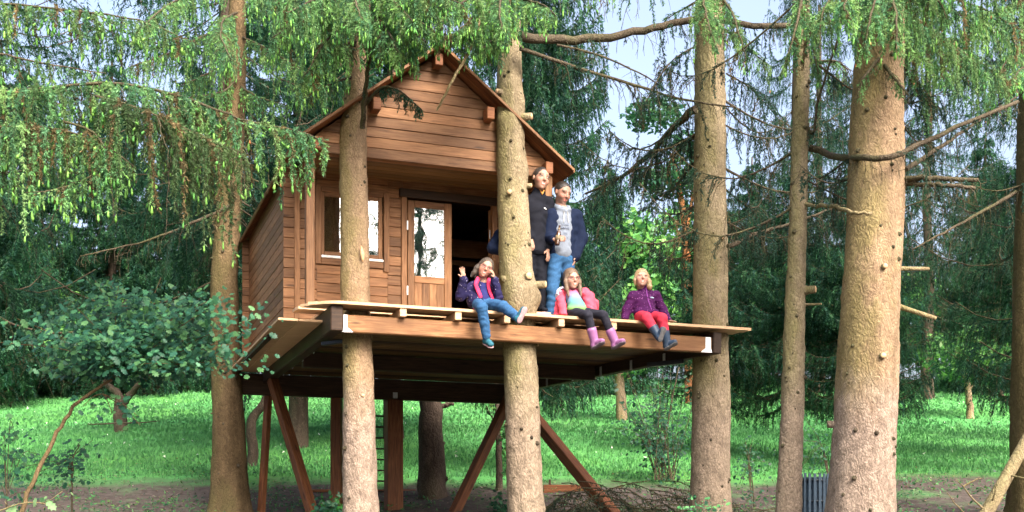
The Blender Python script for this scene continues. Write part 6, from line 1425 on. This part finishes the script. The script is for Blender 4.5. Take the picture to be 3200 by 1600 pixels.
# ---------------------------------------------------------------- woman behind the trunk
def woman():
    vv = .40; base = Jp(1672, 978, vv); base[2] = DECK+.09; P = Person('smiling woman in dark zip jacket leaning out from behind the knotty trunk', base); J = P.J
    waist = J(1672, 775, vv); chest = J(1674, 670, vv); nk = J(1682, 612, vv); hc = J(1691, 560, vv-.05); h = .305; Rh = rotm(x=2, y=12, z=4)
    shR, shL = J(1642, 634, vv+.02), J(1712, 632, vv+.02); elR, wrR = J(1640, 715, vv), J(1661, 748, vv-.12); elL, wrL = J(1722, 720, vv), J(1711, 782, vv-.12)
    sd = SDF(); T = head_sdf(sd, hc, Rh, h, nk+np.array([0, .02, -.03]), .055, .95)
    sd.cap(nk-np.array([0, 0, .06]), waist, .08, .10, .04); sd.cap(shR, shL, .045, .045, .04); sd.chain([shR, elR, wrR], [.04, .034, .027]); sd.chain([shL, elL, wrL], [.04, .034, .027])
    hand(sd, wrR, (.1, -.3, -.9), (-.4, .6, 0), 1.0, 1, .5, .1); hand(sd, wrL, (.0, -.3, -.9), (-.4, .6, 0), 1.0, 1, .5, .1)
    hips = [J(1652, 800, vv), J(1690, 800, vv)]; knees = [J(1655, 890, vv-.04), J(1690, 890, vv-.04)]; anks = [np.array([-.07, 0, .09]), np.array([.08, .0, .09])]
    for a, b, c in zip(hips, knees, anks): sd.chain([a, b, c], [.07, .05, .038])
    v, f = sd.mesh(.0074); body = obj('body', mesh_np('body', v, f, skin_colors(v, hc, Rh, h, (.34, .195, .14), browc=(.10, .07, .05)), [M['skin']], smooth=True), None, P.root); face_bits(P, T, Rh, h, body, True, False, False)
    sd = SDF(); [legs(sd, [a, b, c], [.092, .072, .060], .02) for a, b, c in zip(hips, knees, anks)]; sd.ell(J(1672, 795, vv), (.15, .11, .10), None, .04); P.part('trousers', sd, .012, 'black', .003, 30)
    sd = SDF().ell(chest, (.165, .115, .20), None, .04).cap(chest+np.array([0, 0, .02]), waist+np.array([0, 0, -.03]), .135, .15, .04); sd.chain([shR+np.array([0, 0, -.01]), elR, wrR+(elR-wrR)*.12], [.075, .064, .052], .04); sd.chain([shL+np.array([0, 0, -.01]), elL, wrL+(elL-wrL)*.12], [.075, .064, .052], .04)
    sd.cap(nk+np.array([0, .015, -.05]), nk+np.array([.005, -.005, .055]), .105, .078, .03); sd.cap(shR, nk+np.array([0, .02, -.04]), .075, .08, .04); sd.cap(shL, nk+np.array([0, .02, -.04]), .075, .08, .04); sd.ell(nk+np.array([.02, -.12, .085]), (.032, .07, .06), None, .008, True); sd.plane(waist+np.array([0, 0, -.11]), (0, 0, -1)); P.part('jacket', sd, .012, 'black', .004, 24)
    P.part('logo_patch', SDF().ell(chest+np.array([.085, -.112, .055]), (.024, .006, .009), rotm(y=22, z=20), .002), .004, 'white')
    M['orange'] = cloth('orange_lining', (.55, .24, .06)); tube('collar_lining', [nk+np.array([-.008, -.068, .06]), nk+np.array([.02, -.085, .0]), nk+np.array([.05, -.06, .06])], .014, M['orange'], P.root, 6)
    for a in anks: shoe(P, 'shoe', a+np.array([0, 0, -.01]), (0, -1, 0), (0, 0, 1), .22, 'black', 'solegrey', 0, .042)
    M['hairW'] = hairmat('greying_dark_hair', (.013, .010, .009), (.05, .042, .038))
    sd = SDF().ell(T((0, .09, .15)), np.array([.352, .43, .385])*h, Rh, .01); sd.ell(T((0, -.44, -.04)), np.array([.33, .38, .41])*h, Rh, .01, True); sd.ell(T((.02, .48, .05)), np.array([.16, .16, .18])*h, Rh, .02); sd.plane(T((0, .15, -.16)), Rh@np.array([0, -.5, -1])); P.part('hair', sd, .009, 'hairW', .001, 110)
woman()
# ---------------------------------------------------------------- someone sitting on the bench behind the trunk: only a navy sleeve shows
def sitter():
    vv = .62; base = Jp(1600, 985, vv); base[2] = DECK; P = Person('person in navy jacket sitting hidden behind the knotty trunk, only an elbow showing', base)
    hip = np.array([.02, .02, .68]); chest = np.array([.0, -.02, 1.0]); nk = np.array([.0, -.02, 1.2]); hc = np.array([.02, -.05, 1.36]); h = .25; Rh = rotm(z=20)
    J = P.J; shR, shL = np.array([-.16, .0, 1.12]), np.array([.15, 0, 1.12]); elR, wrR = J(1541, 775, vv-.05), np.array([-.06, -.18, .85]); elL, wrL = np.array([.18, -.05, .9]), np.array([.06, -.2, .82])
    sd = SDF(); T = head_sdf(sd, hc, Rh, h, nk, .05); sd.cap(nk-np.array([0, 0, .05]), hip, .08, .1, .04); sd.cap(shR, shL, .045, .045, .04); sd.chain([shR, elR, wrR], [.04, .034, .027]); sd.chain([shL, elL, wrL], [.04, .034, .027]); hand(sd, wrR, (.4, -.8, -.2), (0, 0, -1), .95, -1, .5); hand(sd, wrL, (-.3, -.8, -.2), (0, 0, -1), .95, 1, .5)
    hips = [np.array([-.09, .02, .66]), np.array([.11, .02, .66])]; knees = [np.array([-.06, -.24, .60]), np.array([.09, -.24, .60])]; anks = [np.array([-.05, -.22, .09]), np.array([.08, -.22, .09])]
    for a, b, c in zip(hips, knees, anks): sd.chain([a, b, c], [.06, .05, .038])
    v, f = sd.mesh(.011); body = obj('body', mesh_np('body', v, f, skin_colors(v, hc, Rh, h, (.55, .31, .23), browc=(.1, .07, .05)), [M['skin']], smooth=True), None, P.root); face_bits(P, T, Rh, h, body, False)
    sd = SDF(); [legs(sd, [a, b, c], [.085, .07, .06], .02) for a, b, c in zip(hips, knees, anks)]; P.part('trousers', sd, .012, 'black', .003, 30)
    sd = SDF().ell(chest, (.17, .12, .2), None, .04).cap(chest, hip, .13, .13, .04); sd.chain([shR, elR, wrR+(elR-wrR)*.1], [.08, .075, .055], .04); sd.chain([shL, elL, wrL+(elL-wrL)*.1], [.075, .066, .052], .04); sd.cap(nk-np.array([0, 0, .05]), nk, .08, .07, .02); sd.plane(hip+np.array([0, 0, -.05]), (0, 0, -1)); P.part('jacket', sd, .012, 'navy', .004, 24)
    for a in anks: shoe(P, 'shoe', a+np.array([0, 0, -.01]), (0, -1, 0), (0, 0, 1), .22, 'black', 'solegrey', 0, .042)
    sd = SDF().ell(T((0, .09, .15)), np.array([.36, .43, .39])*h, Rh, .01); sd.ell(T((0, -.38, -.14)), np.array([.31, .34, .38])*h, Rh, .01, True); P.part('hair', sd, .009, 'hairM', .001, 120)
sitter()
print('people done')
